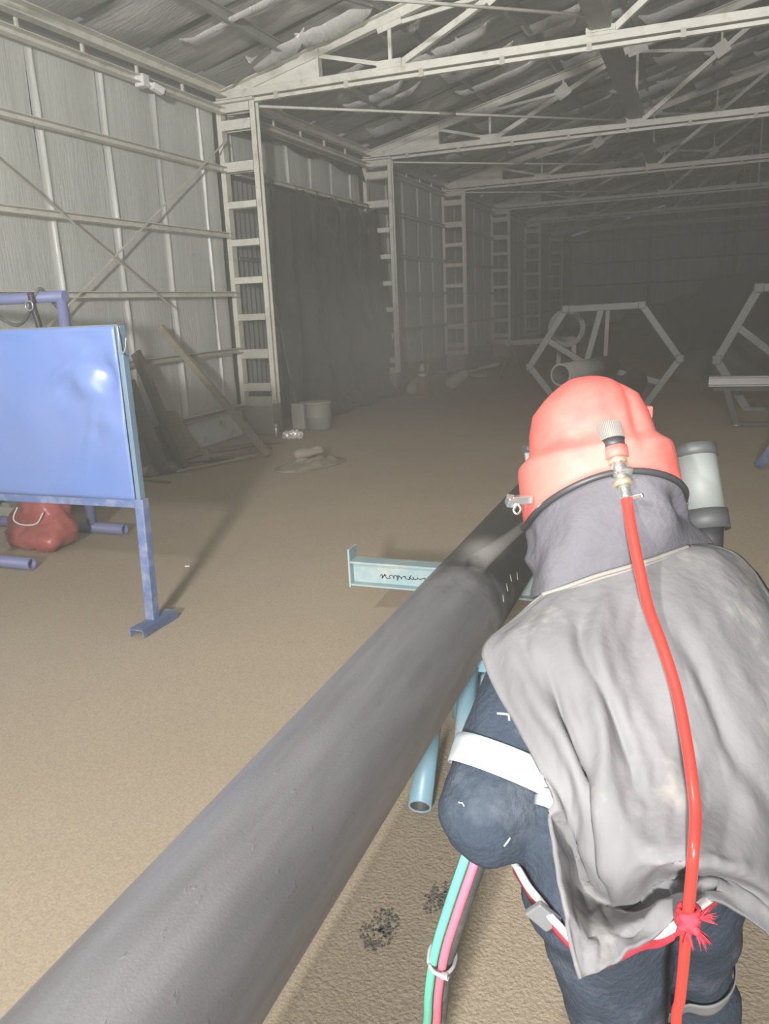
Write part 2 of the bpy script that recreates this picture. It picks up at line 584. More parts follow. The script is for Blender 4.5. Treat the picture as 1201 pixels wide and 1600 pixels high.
def nz(p, s=1.0, off=0.0):
    return noise.noise(Vector((p[0] * s + off, p[1] * s + off * 0.7, p[2] * s - off)))

# ================================================================ THE HALL
XW, XR, XRIDGE = -6.62, 9.32, 1.35          # left wall, right wall, ridge
Y0, Y1 = -7.0, 45.0
ZE, SL = 4.86, 0.245                        # eave height, roof slope
ROWS = [10.95, 16.4, 21.9, 27.4, 32.9, 38.4]  # column rows


def roof_z(x):
    return ZE + SL * (x - XW) if x <= XRIDGE else ZE + SL * (XR - x)


# floor: dust and blasting sand, gently uneven close to the camera
fl = MB()
rows = []
for i in range(70):
    y = Y0 + (Y1 - Y0) * (i / 69) ** 1.5
    rows.append([(XW - 0.1 + (XR - XW + 0.2) * j / 60, y, 0.0) for j in range(61)])
rows = [[(x, y, -0.004 + 0.004 * nz((x, y, 0), 1.3)) for x, y, z in r] for r in rows]
fl.grid(rows)
floor = fl.build('floor', M['floor'], solid=0.0)
tag(floor, kind='structure')

# left wall: sheet cladding behind, insulation blanket strips in front of it, girts over the strips
wl = MB()
wl.box((XW - 0.12, (Y0 + Y1) / 2, ZE / 2), (0.06, Y1 - Y0, ZE))
wall_left = wl.build('wall_left', M['corrugated'])
tag(wall_left, kind='structure')


def blanket(y0, y1, z0, z1, seed):
    """one hanging insulation strip: billowed, wrinkled at its edges, its far edge lapped proud of the next"""
    rnd = random.Random(seed)
    nr, ts = 22, [0, .03, .05, .065, .08, .09, .10, .115, .14, .18, .25, .4, .6, .8, .95, 1]
    rows = []
    for i in range(nr):
        z = z0 + (z1 - z0) * i / (nr - 1)
        r = []
        for t in ts:
            y = y0 + (y1 - y0) * t + 0.012 * nz((seed, z, 0), 1.1)
            bulge = 0.02 * math.sin(PI * t)
            lap = 0.042 * math.exp(-((t - 0.085) / 0.026) ** 2) * (0.75 + 0.6 * nz((seed * 3.1, z, 1), 1.3))
            x = XW + 0.005 + bulge + lap + 0.012 * nz((t * 3, z * 0.8, seed), 1.4)
            r.append((x, y, z))
        rows.append(r)
    return MB().grid(rows)


k = 0
edges = [0.0, 1.05, 2.1, 3.15, 4.2, 5.25, 6.29, 7.33, 8.4, 9.4, 10.44, 10.86]
spans = [(edges[i], edges[i + 1], 0.42, 4.62) for i in range(len(edges) - 1)]
spans += [(y, y + 0.9, 3.80, 4.70) for y in (11.2, 12.1, 13.0, 13.9, 14.8)] + [(15.7, 16.25, 3.80, 4.70)]
y = 16.6
while y < Y1 - 0.3:
    spans.append((y, min(y + 1.08, Y1), 0.42, 4.75))
    y += 1.08
for a, b, z0, z1 in spans:
    blanket(a, b - 0.004, z0, z1, k * 1.7 + 1).build('insulation_panel', M['wall'], wall_left)
    k += 1
# plinth boards along the foot of the wall
for a, b, mm in ((0.0, 9.15, 'concrete'), (9.25, 10.7, 'whitewash'), (16.7, Y1, 'concrete')):
    dx = 0.20 if b < 11 else 0.10
    MB().box((XW - 0.03 + dx / 2, (a + b) / 2, 0.2), (dx, b - a, 0.4)).build('plinth_board', M[mm], wall_left, bevel=0.01)
# girts: C channels bolted over the blankets, one length per bay
for z, bays in ((3.79, 'abc'), (2.90, 'ac'), (2.08, 'ac'), (1.27, 'ac'), (0.43, 'ac')):
    lens = []
    if 'a' in bays:
        lens.append((0.0, 10.78))
    if 'b' in bays:
        lens.append((11.12, 16.3))
    lens += [(ROWS[i] + 0.15, (ROWS[i + 1] if i < 5 else Y1) - 0.15) for i in range(1, 6)]
    for a, b in lens:
        g = MB().channel((XW + 0.14, a, z), (XW + 0.14, b, z), 0.09, 0.07, 0.008)
        go = g.build('girt', M['cream'] if z > 1.5 else M['cream_dull'], wall_left)  # lowest girts take the darker cream, shade put into the colour
# eave: a box beam and a lower rail with short cleats between them
for i in range(7):
    a = 0.0 if i == 0 else ROWS[i - 1] + 0.1
    b = ROWS[i] - 0.1 if i < 6 else Y1
    mm = M['cream']
    MB().channel((XW + 0.16, a, 4.80), (XW + 0.16, b, 4.80), 0.12, 0.13, 0.012).build('eave_beam', mm, wall_left)
    MB().channel((XW + 0.14, a, 4.57), (XW + 0.14, b, 4.57), 0.10, 0.085, 0.01).build('eave_rail', mm, wall_left)
    y = a + 0.5
    while y < min(b, 24):
        MB().box((XW + 0.12, y, 4.68), (0.03, 0.03, 0.14)).build('eave_cleat', M['cream'], wall_left)
        y += 0.95
# the loose torn edge of the blanket sagging over the door bay
ed = []
for i in range(40):
    t = i / 39
    sag = -0.05 - 0.09 * abs(math.sin(PI * t * 3.3)) - 0.14 * max(0, t - 0.7) / 0.3
    ed.append([(XW + 0.10 + 0.02 * nz((t * 9, 0, 0)), 11.1 + 5.1 * t, 4.50), (XW + 0.17, 11.1 + 5.1 * t, 4.50 + sag)])
MB().grid(ed).build('torn_blanket_edge', M['dark'], wall_left, solid=0.01)
# cross bracing rods of the first bay
for a, b in (((XW + 0.22, 4.6, 4.40), (XW + 0.22, 9.1, 1.92)), ((XW + 0.21, 6.9, 1.75), (XW + 0.21, 10.85, 4.18))):
    MB().angle(a, b, 0.026 if b[2] < 3 else 0.018, 0.005).build('brace_rod', M['cream_dull'], wall_left)

# door_1: the corrugated sliding door of the second bay, hidden for the most part by the tarpaulin
dr = []
n = 210
for i in range(n):
    y = 11.15 + 5.1 * i / (n - 1)
    x = XW + 0.02 + 0.018 * math.sin(i * 2 * PI / 6)
    dr.append([(x, y, 0.02), (x, y, 3.72)])
door = MB().grid(dr, smooth=False).build('door_1', M['corrugated'], solid=0.004)
tag(door, kind='structure')
MB().box((XW + 0.07, 13.7, 2.6), (0.05, 5.1, 0.06)).build('door_rail', M['corrugated'], door)

# back wall with its own blankets and girts
wb = MB().poly([(XW - 0.1, Y1 + 0.1, 0), (XR + 0.1, Y1 + 0.1, 0), (XR + 0.1, Y1 + 0.1, ZE), (XRIDGE, Y1 + 0.1, roof_z(XRIDGE)), (XW - 0.1, Y1 + 0.1, ZE)], 0.06)
wall_back = wb.build('wall_back', M['corrugated'])
tag(wall_back, kind='structure')
x = XW + 0.1
i = 0
while x < XR - 1:
    top = min(roof_z(x), roof_z(x + 1.05)) - 0.15
    r = []
    for a in range(6):
        z = 0.4 + (top - 0.4) * a / 5
        r.append([(x + 1.04 * t / 4, Y1 - 0.0 - 0.03 * math.sin(PI * t / 4) - (0.04 if t == 0 else 0), z) for t in range(5)])
    MB().grid(r).build('insulation_panel', M['wall_pale'], wall_back)
    x += 1.06
    i += 1
for z in (1.3, 2.4, 3.5, 4.6):
    MB().channel((XW + 0.2, Y1 - 0.1, z), (XR - 0.2, Y1 - 0.1, z), 0.1, 0.09, 0.01).build('girt', M['grey_steel'], wall_back)
for x in (-2.6, 1.35, 5.3):
    MB().bar((x, Y1 - 0.2, 0), (x, Y1 - 0.2, roof_z(x) - 0.25), 0.2, 0.2, (1, 0, 0)).build('wall_post', M['grey_steel'], wall_back)

# right wall, beyond the frame
wr = MB().box((XR + 0.12, (Y0 + Y1) / 2, ZE / 2), (0.06, Y1 - Y0, ZE))
wall_right = wr.build('wall_right', M['wall'])
tag(wall_right, kind='structure')
for z in (1.27, 2.9, 3.79):
    MB().channel((XR + 0.08, Y1 - 0.2, z), (XR + 0.08, Y0, z), 0.09, 0.07, 0.008).build('girt', M['cream'], wall_right)

# ceiling: the roof skin, insulation sheets running from eave to ridge, shiny lapped seams, purlins
ce = MB()
ce.poly([(XW - 0.15, Y0, roof_z(XW) + 0.30), (XRIDGE, Y0, roof_z(XRIDGE) + 0.34), (XRIDGE, Y1, roof_z(XRIDGE) + 0.34), (XW - 0.15, Y1, roof_z(XW) + 0.30)], 0.03)
ce.poly([(XRIDGE, Y0, roof_z(XRIDGE) + 0.34), (XR + 0.15, Y0, roof_z(XR) + 0.30), (XR + 0.15, Y1, roof_z(XR) + 0.30), (XRIDGE, Y1, roof_z(XRIDGE) + 0.34)], 0.03)
ceiling = ce.build('ceiling', M['corrugated'])
tag(ceiling, kind='structure')
PUR = [-5.4, -4.03, -2.7, -1.37, -0.04, 1.25]
PURR = [2.6, 3.95, 5.3, 6.65, 8.0]


def sheet(x0, x1, y0, y1, seed):
    nr = 40
    rows = []
    for i in range(nr):
        x = x0 + (x1 - x0) * i / (nr - 1)
        near = min(abs(x - p) for p in PUR + PURR)
        sag = 0.075 * min(1, near / 0.6)
        r = []
        for j in range(11):
            t = j / 10
            y = y0 + (y1 - y0) * t
            wr_ = 0.05 * nz((x * 0.55, t * 4.5, seed), 1.3) + 0.03 * nz((x * 1.3, t * 9, seed), 1.2)
            lip = -0.06 * max(0, 1 - t / 0.12) * (0.6 + nz((x * 0.9, seed, 5), 1.1))
            r.append((x, y, roof_z(x) + 0.17 - sag * math.sin(PI * min(1, max(0, t))) + wr_ * min(1, near / 0.15) * 0.9 + lip))
        rows.append(r)
    return MB().grid(rows)


y = -0.2
k = 0
while y < Y1:
    y2 = min(y + 1.2, Y1)
    sheet(XW - 0.05, XRIDGE, y, y2, k * 2.3).build('insulation_sheet', M['roof'], ceiling)
    if y > 12:
        sheet(XRIDGE, XR, y, y2, k * 2.3 + 50).build('insulation_sheet', M['roof'], ceiling)
    rnd = random.Random(k)
    # loose shiny laps of the foil along the seam, each a curled strip
    yo = 0.0
    x = XW + 0.3 + rnd.random()
    while x < (XRIDGE - 0.8 if y < 10 else 4.5):
        ln = 0.4 + 1.3 * rnd.random()
        if rnd.random() < (0.95 if y > 10.5 else 0.35):
            rr = []
            wd = 0.06 + 0.12 * rnd.random() if y > 10.5 else 0.03 + 0.05 * rnd.random()
            yo = rnd.choice((0.0, 0.0, 0.3, 0.6, 0.85))
            for i in range(10):
                t = i / 9
                xx = x + ln * t
                e = min(1, t / 0.12, (1 - t) / 0.2) ** 0.5
                zz = roof_z(xx) + 0.05 - 0.06 * e + 0.02 * nz((xx * 5, k, 0))
                yy = y + yo + 0.03 * nz((xx * 2, k, 3))
                zz += 0.10 if yo else 0.0
                zz = zz - 0.05 if yo else zz
                rr.append([(xx, yy, zz + 0.03), (xx, yy + wd * e * 0.5, zz - (0.8 if y > 10.5 else 0.4) * wd * e), (xx, yy + wd * e * 1.1 + 0.01, zz + 0.25 * wd * e + 0.02)])
            MB().grid(rr).build('seam_flap', M['foil_tape'], ceiling)
        x += ln * (0.45 if rnd.random() < 0.5 else 1.0) + 0.1 + 0.5 * rnd.random()
    y += 1.2
    k += 1
for i in range(7):
    a = -0.2 if i == 0 else ROWS[i - 1]
    b = ROWS[i] if i < 6 else Y1
    for px in PUR + (PURR if i > 0 else []):
        MB().channel((px, a + 0.01, roof_z(px) + 0.03), (px, b - 0.01, roof_z(px) + 0.03), 0.06, 0.13, 0.012).build('purlin', M['purlin'], ceiling)
# short strut from the eave of the first column up to the second purlin
MB().angle((XW + 0.1, 11.1, 4.80), (-5.38, 10.37, 5.09), 0.06, 0.008).build('roof_strut', M['grey_steel'], ceiling)
MB().angle((-5.38, 5.9, 5.07), (-4.05, 10.6, 5.42), 0.06, 0.008).build('roof_strut', M['grey_steel'], ceiling)

# ---------------------------------------------------------------- lattice columns
def make_column(y, label):
    t = thing('lattice_column', (-6.24, y, 0), label, 'column', 'lattice columns of the left wall')
    XA, XB = -6.49, -6.02
    for x, sgn in ((XA, 1), (XB, -1)):
        # channel with its web to the outside and flanges towards the other chord
        if sgn > 0:
            MB().channel((x, y, 0.45), (x, y, 4.66), 0.075, 0.13, 0.014, (0, 1, 0)).build('chord', M['cream'], t)
        else:
            g = MB()
            prof = [(0, -0.065), (0, 0.065), (-0.075, 0.065), (-0.075, 0.051), (-0.014, 0.051), (-0.014, -0.051), (-0.075, -0.051), (-0.075, -0.065)]
            g.extrude(prof, (x, y, 0.45), (x, y, 4.66), (0, 1, 0)).build('chord', M['cream'], t)
    for z, h in ((4.60, 0.11), (4.38, 0.13), (3.83, 0.13), (3.32, 0.09), (2.80, 0.09), (2.27, 0.09), (1.74, 0.09), (1.20, 0.13), (0.70, 0.11), (0.50, 0.10)):
        for s in (-1, 1):
            MB().box((-6.255, y + s * 0.072, z), (0.46, 0.012, h)).build('batten', M['cream'] if z > 2.0 else M['cream_dull'], t)  # lower battens darker: the shade down there is in the colour
    MB().box((-6.235, y, 4.675), (0.62, 0.30, 0.03)).build('cap_plate', M['cream'], t)
    MB().box((-6.25, y, 0.435), (0.52, 0.22, 0.03)).build('base_plate', M['cream_dull'], t)
    MB().box((-6.25, y, 0.21), (0.54, 0.30, 0.43)).build('plinth', M['concrete'], t, bevel=0.02)
    t['kind'] = 'thing'
    return t


col_labels = ['cream lattice steel column nearest the camera, left of the black tarpaulin',
              'cream lattice column half hidden by the right edge of the black tarpaulin',
              'lattice column standing behind the traffic cone, whole ladder face visible',
              'hazy lattice column behind the dim trestle, fourth from the camera',
              'faint lattice column in the dust, last but one before the back wall',
              'faintest lattice column, next to the back wall of the hall']
make_column(ROWS[0], col_labels[0])
c0 = bpy.data.objects['lattice_column']
for yy, lb in zip(ROWS[1:], col_labels[1:]):
    copy_tree(c0, (-6.24, yy, 0), lb)

# ---------------------------------------------------------------- roof trusses
def make_truss(y, label):
    t = thing('roof_truss', (XRIDGE, y, 4.7), label, 'roof truss', 'cream roof trusses')
    zb = 4.77
    top = lambda x: roof_z(x) - 0.10
    # bottom chord: two angles back to back with a cable duct clipped under
    MB().bar((-6.55, y, zb), (9.25, y, zb), 0.13, 0.10).build('bottom_chord', M['cream'], t, bevel=0.006)
    MB().bar((-6.0, y - 0.02, zb - 0.10), (9.0, y - 0.02, zb - 0.10), 0.07, 0.045).build('cable_duct', M['cream'], t)
    for i in range(9):
        x = -5.6 + 1.05 * i
        MB().box((x, y - 0.02, zb - 0.085), (0.06, 0.10, 0.10)).build('duct_clip', M['cream_dull'], t)
    for a, b in ((-6.55, XRIDGE), (XRIDGE, 9.25)):
        for s in (-1, 1):
            g = MB()
            g.angle((a, y + s * 0.02, top(a)), (b, y + s * 0.02, top(b)), 0.09 * s if False else 0.09, 0.012)
        g = MB()
        g.bar((a, y, top(a) + 0.03), (b, y, top(b) + 0.03), 0.20, 0.014)
        g.bar((a, y, top(a) - 0.03), (b, y, top(b) - 0.03), 0.03, 0.12)
        g.bar((a, y, top(a) - 0.09), (b, y, top(b) - 0.09), 0.10, 0.014)
        g.build('top_chord', M['cream'], t)
    for sg in (1, -1):
        fx = lambda x: x if sg > 0 else 2 * XRIDGE - x
        # end gusset between the chords
        MB().poly([(fx(-6.5), y, zb), (fx(-4.97), y, zb), (fx(-4.97), y, top(fx(-4.97))), (fx(-6.5), y, top(fx(-6.5)))], 0.02).build('end_gusset', M['cream'], t)
        MB().bar((fx(-4.95), y, zb), (fx(-4.95), y, top(fx(-4.95))), 0.03, 0.12, (0, 1, 0)).build('gusset_stiffener', M['cream'], t)
        nodes = [-3.93, -1.27]
        MB().bar((fx(-4.95), y, top(fx(-4.95)) - 0.08), (fx(-4.0), y, zb + 0.08), 0.05, 0.05).build('web_member', M['cream'], t)
        for q, nx in enumerate(nodes):
            # post, plates at its foot and head
            MB().bar((fx(nx), y, zb), (fx(nx), y, top(fx(nx))), 0.045, 0.045, (0, 1, 0)).build('post', M['cream'], t)
            MB().box((fx(nx), y - 0.03, top(fx(nx)) - 0.09), (0.34, 0.02, 0.15), (0, -math.atan(SL) * sg, 0)).build('gusset_plate', M['cream'], t)
            MB().box((fx(nx), y - 0.07, zb + 0.07), (0.34, 0.02, 0.10)).build('gusset_plate', M['cream'], t)
            nxt = nx + 2.62
            a = Vector((fx(nx + 0.12), y, zb + 0.06))
            b = Vector((fx(nxt - 0.1), y, top(fx(nxt - 0.1)) - 0.05))
            MB().bar(a, b, 0.075, 0.075).build('diagonal', M['cream'], t)
            # sub-strut: gusset in the middle of the diagonal, hanger up and a tie back to the post head
            m = a.lerp(b, 0.52)
            MB().box((m.x, y - 0.045, m.z + 0.03), (0.24, 0.02, 0.22), (0, -0.55 * sg, 0)).build('gusset_plate', M['cream'], t)
            MB().bar((m.x, y, m.z), (m.x, y, top(m.x)), 0.035, 0.035, (0, 1, 0)).build('hanger', M['cream'], t)
            MB().bar((m.x, y, m.z + 0.03), (fx(nx), y, top(fx(nx)) - 0.12), 0.035, 0.05).build('tie', M['cream'], t)
    MB().bar((XRIDGE, y, zb), (XRIDGE, y, top(XRIDGE)), 0.05, 0.05, (0, 1, 0)).build('post', M['cream'], t)
    t['kind'] = 'thing'
    return t


truss_labels = ['cream roof truss nearest the camera, on the column left of the tarpaulin',
                'second roof truss from the camera, on the column at the tarpaulin edge',
                'third roof truss from the camera, above the column behind the traffic cone',
                'fourth roof truss from the camera, dim in the dust',
                'fifth roof truss from the camera, faint in the dust',
                'farthest roof truss, faintest, just before the back wall']
tr0 = make_truss(ROWS[0], truss_labels[0])
for yy, lb in zip(ROWS[1:], truss_labels[1:]):
    copy_tree(tr0, (XRIDGE, yy, 4.7), lb)

# ---------------------------------------------------------------- the long tie beam and the wind bracing
bays = [(4.2, ROWS[0])] + [(ROWS[i], ROWS[i + 1]) for i in range(5)]
bl = ['grey box tie beam running back from above the camera to the first truss',
      'grey box tie beam between the first and second trusses',
      'grey box tie beam between the second and third trusses',
      'dim grey tie beam between the third and fourth trusses',
      'faint tie beam between the fourth and fifth trusses',
      'faint tie beam between the fifth and farthest trusses']
for (a, b), lb in zip(bays, bl):
    o = MB().bar((-1.27, a + 0.04, 4.93), (-1.27, b - 0.04, 4.93), 0.24, 0.17).build('tie_beam', M['grey_steel'], bevel=0.01)
    tag(o, lb, 'beam', 'tie beams along the hall', 'thing')
    MB().box((-1.27, b - 0.06, 4.84), (0.34, 0.08, 0.03)).build('seat_plate', M['cream'], o)
rl = ['thin cream bracing rod crossing the top of the photo above the first truss',
      'thin bracing rod from the first column head to the tie beam at the second truss',
      'thin bracing rod from the second column head to the tie beam at the third truss',
      'dim bracing rod from the third column head to the fourth truss']
for (a, b, z0, z1), lb in zip([(5.45, 10.55, 4.62, 4.93), (10.97, 16.1, 4.62, 4.80), (16.42, 21.6, 4.62, 4.80), (21.92, 27.1, 4.62, 4.80)], rl):
    o = MB().tube([(-6.1, a, z0), (-1.42, b, z1)], 0.019, 8).build('bracing_rod', M['cream'])
    tag(o, lb, 'rod', 'thin wind bracing rods')
    MB().tube([(-4.0, a + (b - a) * 0.45, z0 + (z1 - z0) * 0.45), (-3.8, a + (b - a) * 0.494, z0 + (z1 - z0) * 0.494)], 0.03, 8).build('turnbuckle', M['grey_steel'], o)

# dust in the air of the whole hall
hz = MB().box(((XW + XR) / 2, (Y0 + Y1) / 2, 3.9), (XR - XW + 0.6, Y1 - Y0 + 0.6, 8.4)).build('dust_haze', volume_material('dust_haze', (0.90, 0.93, 0.88), 0.026, 0.5, False, 0.012))
tag(hz, 'grey dust hanging in the air through the whole hall', 'dust haze', kind='stuff')

rows = []
for i in range(17):
    a = -PI / 2 + PI * i / 16
    rows.append([(-3.95 + 2.3 * math.cos(a) * math.cos(2 * PI * j / 32), 11.2 + 4.6 * math.cos(a) * math.sin(2 * PI * j / 32), 1.2 + 1.9 * math.sin(a)) for j in range(32)])
cl = MB().grid(rows, close=True).build('dust_cloud', volume_material('dust_cloud', (0.9, 0.91, 0.85), 0.28, 0.3, True))
tag(cl, 'paler cloud of dust drifting low in front of the black tarpaulin', 'dust cloud', kind='stuff')

# ================================================================ THINGS IN THE HALL
# ---------------------------------------------------------------- black tarpaulin over the door
RIDGES = [((0.38, 0.02), (0.66, 0.70), 0.016, 0.10), ((0.78, 0.06), (0.93, 0.55), 0.010, 0.07), ((0.81, 0.10), (0.97, 0.62), 0.010, 0.06), ((0.60, 0.16), (0.62, 0.40), 0.010, 0.05),
          ((0.36, 0.05), (0.22, 0.55), 0.014, 0.08), ((0.86, 0.68), (0.92, 0.90), 0.012, 0.06), ((0.40, 0.25), (0.30, 0.62), 0.012, 0.06), ((0.10, 0.02), (0.05, 0.8), 0.014, 0.08),
          ((0.55, 0.05), (0.74, 0.95), 0.014, 0.08), ((0.45, 0.60), (0.40, 0.80), 0.012, 0.06)]


def ridge(u, v):
    q = 0.0
    for (u0, v0), (u1, v1), w_, a_ in RIDGES:
        t_ = ((u - u0) * (u1 - u0) + (v - v0) * (v1 - v0)) / ((u1 - u0) ** 2 + (v1 - v0) ** 2)
        t_ = max(0, min(1, t_))
        d_ = math.hypot(u - u0 - (u1 - u0) * t_, 0.75 * (v - v0 - (v1 - v0) * t_))
        q += a_ * math.exp(-d_ / w_) * math.sin(PI * min(0.98, max(0.05, t_))) ** 0.4
    return q


rows = []
for i in range(71):
    v = i / 70                      # 0 top, 1 floor
    r = []
    for j in range(181):
        u = j / 180
        ya, yb = 11.95 - 0.45 * v ** 1.3, 16.45 + 1.1 * v ** 1.5
        y = ya + (yb - ya) * u
        amp = 0.03 + 0.16 * v ** 0.7
        f = 0.6 * amp * math.sin(u * 27 + 3.5 * nz((u * 3, v * 1.1, 2)) + 1.5 * v)
        f += 0.09 * v * nz((u * 7, v * 2.2, 5)) + 0.05 * nz((u * 12, v * 5, 9))
        f += 0.05 * abs(nz((u * 6 + v * 2, v * 3 - u * 3, 3)))
        f += ridge(u, v)
        # sheeting bunched and crumpled where the folds part, low and left of the middle
        e = math.exp(-((u - 0.30 - 0.05 * v) / 0.10) ** 2) * max(0, min(1, (v - 0.4) / 0.2))
        f += e * (0.10 * abs(nz((u * 16, v * 9, 6))) + 0.05 * nz((u * 34, v * 20, 8)) - 0.06)
        x = -6.36 + 0.32 * v ** 1.5 + f
        z = 3.76 - 0.10 * abs(math.sin(u * PI * 4)) * (1 - v) - 3.72 * v
        if v > 0.93:
            x += (v - 0.93) * 3.5
            z = max(z, 0.02 + 0.03 * abs(nz((u * 20, v * 9, 1))))
        r.append((max(x, XW + 0.06), y, z))
    rows.append(r)
o = MB().grid(rows).build('tarpaulin', M['tarp'], solid=0.006)
tag(o, 'large black plastic tarpaulin hung in folds over the side door', 'tarpaulin')
for yy in (12.1, 12.9, 13.7, 14.5, 15.3, 16.1):
    MB().tube([(-6.42, yy, 3.68), (-6.38, yy + 0.02, 3.79), (-6.44, yy + 0.03, 3.84)], 0.012, 6).build('tie_cord', M['black_dusty'], o)

# ---------------------------------------------------------------- small camera on the eave rail
t = thing('security_camera', (-6.36, 9.1, 4.56), 'small white security camera clamped to the eave rail', 'camera')
MB().box((-6.42, 9.02, 4.56), (0.13, 0.13, 0.14)).build('junction_box', M['white'], t, bevel=0.012)
MB().tube([(-6.38, 9.1, 4.55), (-6.34, 9.16, 4.52), (-6.33, 9.2, 4.50)], 0.022, 8).build('bracket', M['white'], t)
MB().bar((-6.36, 9.12, 4.525), (-6.31, 9.27, 4.475), 0.09, 0.08).build('housing', M['white'], t, bevel=0.012)
MB().lathe([(0.03, 0), (0.03, 0.02)], (-6.309, 9.272, 4.474), 12, (0.05, 0.15, -0.05)).build('lens', M['black'], t)

# ---------------------------------------------------------------- blue sheet-metal screen on legs
t = thing('welding_screen', (-3.02, 3.75, 0), 'blue sheet-metal screen on square legs with T feet', 'screen')
rows = []
for i in range(40):
    v = i / 39
    r = []
    for j in range(60):
        u = j / 59
        x, z = -4.62 + 1.60 * u, 0.775 + 0.99 * v
        d = 0.022 * nz((x * 2.2, z * 2.2, 1)) + 0.007 * nz((x * 5, z * 4, 4))
        # the buckled corner: creases fanning from the upper right edge
        e = max(0, 1 - math.hypot((x + 3.12) / 0.42, (z - 1.46) / 0.36))
        d += 0.05 * e * math.sin(16 * (x + 0.7 * z)) * (0.5 + 0.5 * math.sin(20 * (z - 0.35 * x))) + 0.03 * e * abs(nz((x * 9, z * 7, 2)))
        e2 = max(0, 1 - abs((x + 3.42) * 0.55 + (z - 1.52) * -0.9) / 0.045) * max(0, 1 - math.hypot((x + 3.4) / 0.3, (z - 1.5) / 0.25))
        d += 0.03 * e2
        e3 = max(0, 1 - abs((x + 3.28) * 0.95 + (z - 1.15) * -0.33) / 0.03) * max(0, 1 - abs(z - 1.2) / 0.3)
        d += 0.016 * e3
        edge = min(1, min(u, 1 - u, v, 1 - v) / 0.05)
        r.append((x, 3.745 - d * edge, z))
    rows.append(r)
MB().grid(rows).build('sheet', M['blue'], t, solid=0.003)
fr = MB()
fr.bar((-4.62, 3.775, 1.762), (-3.0, 3.775, 1.762), 0.045, 0.02)
fr.build('top_rail', M['galv'], t)
MB().bar((-4.62, 3.775, 0.752), (-3.0, 3.775, 0.752), 0.05, 0.05).build('bottom_rail', M['blue_frame'], t, bevel=0.004)
for x in (-3.0, -4.60):
    MB().bar((x, 3.772, 0.78), (x, 3.772, 1.765), 0.03, 0.05, (0, 1, 0)).build('side_rail', M['slate_teal'] if x == -3.0 else M['blue_frame'], t, bevel=0.004)
    MB().bar((x, 3.745, 0.04), (x, 3.775, 0.78), 0.06, 0.06, (0, 1, 0)).build('leg', M['blue_frame'], t, bevel=0.005)
    g = MB()
    # foot: an inverted channel, open below, lying along the hall
    g.extrude([(-0.05, 0.0), (-0.042, 0.0), (-0.042, 0.042), (0.042, 0.042), (0.042, 0.0), (0.05, 0.0), (0.05, 0.05), (-0.05, 0.05)], (x + 0.02, 3.56, 0.0), (x + 0.02, 3.90, 0.0))
    g.build('foot', M['slate_blue'], t)
hk = MB().tube(spline([(-2.985, 3.73, 1.765), (-2.975, 3.72, 1.70), (-2.965, 3.70, 1.64), (-2.945, 3.69, 1.615), (-2.92, 3.69, 1.64), (-2.905, 3.69, 1.70)]), 0.004, 8)
hk.build('wire_hook', M['galv'], t)

# ---------------------------------------------------------------- blue tube frame behind the screen, with what hangs from it
def hung(pts):
    """from the sketch plane of the gantry (y = 5.0) to where it stands (y = 5.45)"""
    return [(x * 1.09, (y - 5.0) * 1.09 + 5.45, 1.8 + (z - 1.8) * 1.09) for x, y, z in pts]


t = thing('tube_frame', (-5.5, 5.45, 0), 'violet-blue tube gantry standing behind the blue screen', 'frame')
MB().tube([(-6.5, 5.45, 2.005), (-4.84, 5.45, 2.0)], 0.045, 16).build('top_tube', M['violet_blue'], t)
MB().tube([(-4.885, 5.45, 1.98), (-4.885, 5.45, 0.05)], 0.043, 16).build('post', M['violet_blue'], t)
MB().tube([(-6.40, 5.45, 1.98), (-6.40, 5.45, 0.05)], 0.043, 16).build('post', M['violet_blue'], t)
MB().tube([(-6.40, 4.46, 0.045), (-6.40, 5.5, 0.045)], 0.045, 16).build('base_tube', M['violet_blue'], t)
g = MB().pipe((-6.45, 5.45, 0.047), (-4.54, 5.45, 0.047), 0.045, 0.038)
g.build('skid_tube', M['violet_blue'], t)
g = MB().pipe((-6.45, 4.455, 0.047), (-4.61, 4.455, 0.047), 0.045, 0.036)
g.build('skid_tube', M['violet_blue'], t)
o = MB().tube(spline(hung([(-5.10, 4.94, 2.04), (-5.06, 4.92, 1.9), (-4.98, 4.93, 1.82), (-4.86, 4.93, 1.79), (-4.76, 4.94, 1.86), (-4.70, 4.945, 1.97), (-4.67, 5.0, 2.045), (-4.645, 5.055, 1.98), (-4.56, 5.07, 1.86), (-4.52, 5.08, 1.70), (-4.51, 5.08, 1.4)])), 0.015, 8).build('cable', M['black_dusty'])
tag(o, 'black cable looped over the blue gantry tube', 'cable')
o = MB().tube(spline(hung([(-4.70, 4.93, 2.02), (-4.69, 4.93, 1.9), (-4.66, 4.93, 1.75), (-4.65, 4.94, 1.4)])), 0.026, 8).build('lifting_strap', M['black'])
tag(o, 'black strap hanging straight down from the blue gantry tube', 'strap')
MB().tube(spline(hung([(-4.70 + 0.035 * math.cos(a), 4.90, 1.925 + 0.035 * math.sin(a)) for a in [x * PI / 6 for x in range(13)]])), 0.008, 8).build('shackle', M['galv'], o)
o = MB().tube(spline(hung([(-5.16, 4.93, 2.05), (-5.14, 4.93, 1.9), (-5.12, 4.93, 1.75), (-5.13, 4.93, 1.5)])), 0.03, 8).build('air_hose', M['black_dusty'])
tag(o, 'thick dark hose hanging at the left end of the gantry', 'hose')

# red sack below the screen
def sackw(p):
    return 0.035 * nz(p, 5) + 0.03 * (0.2 - abs(nz(p, 9, 3))) + 0.012 * nz(p, 20, 3)


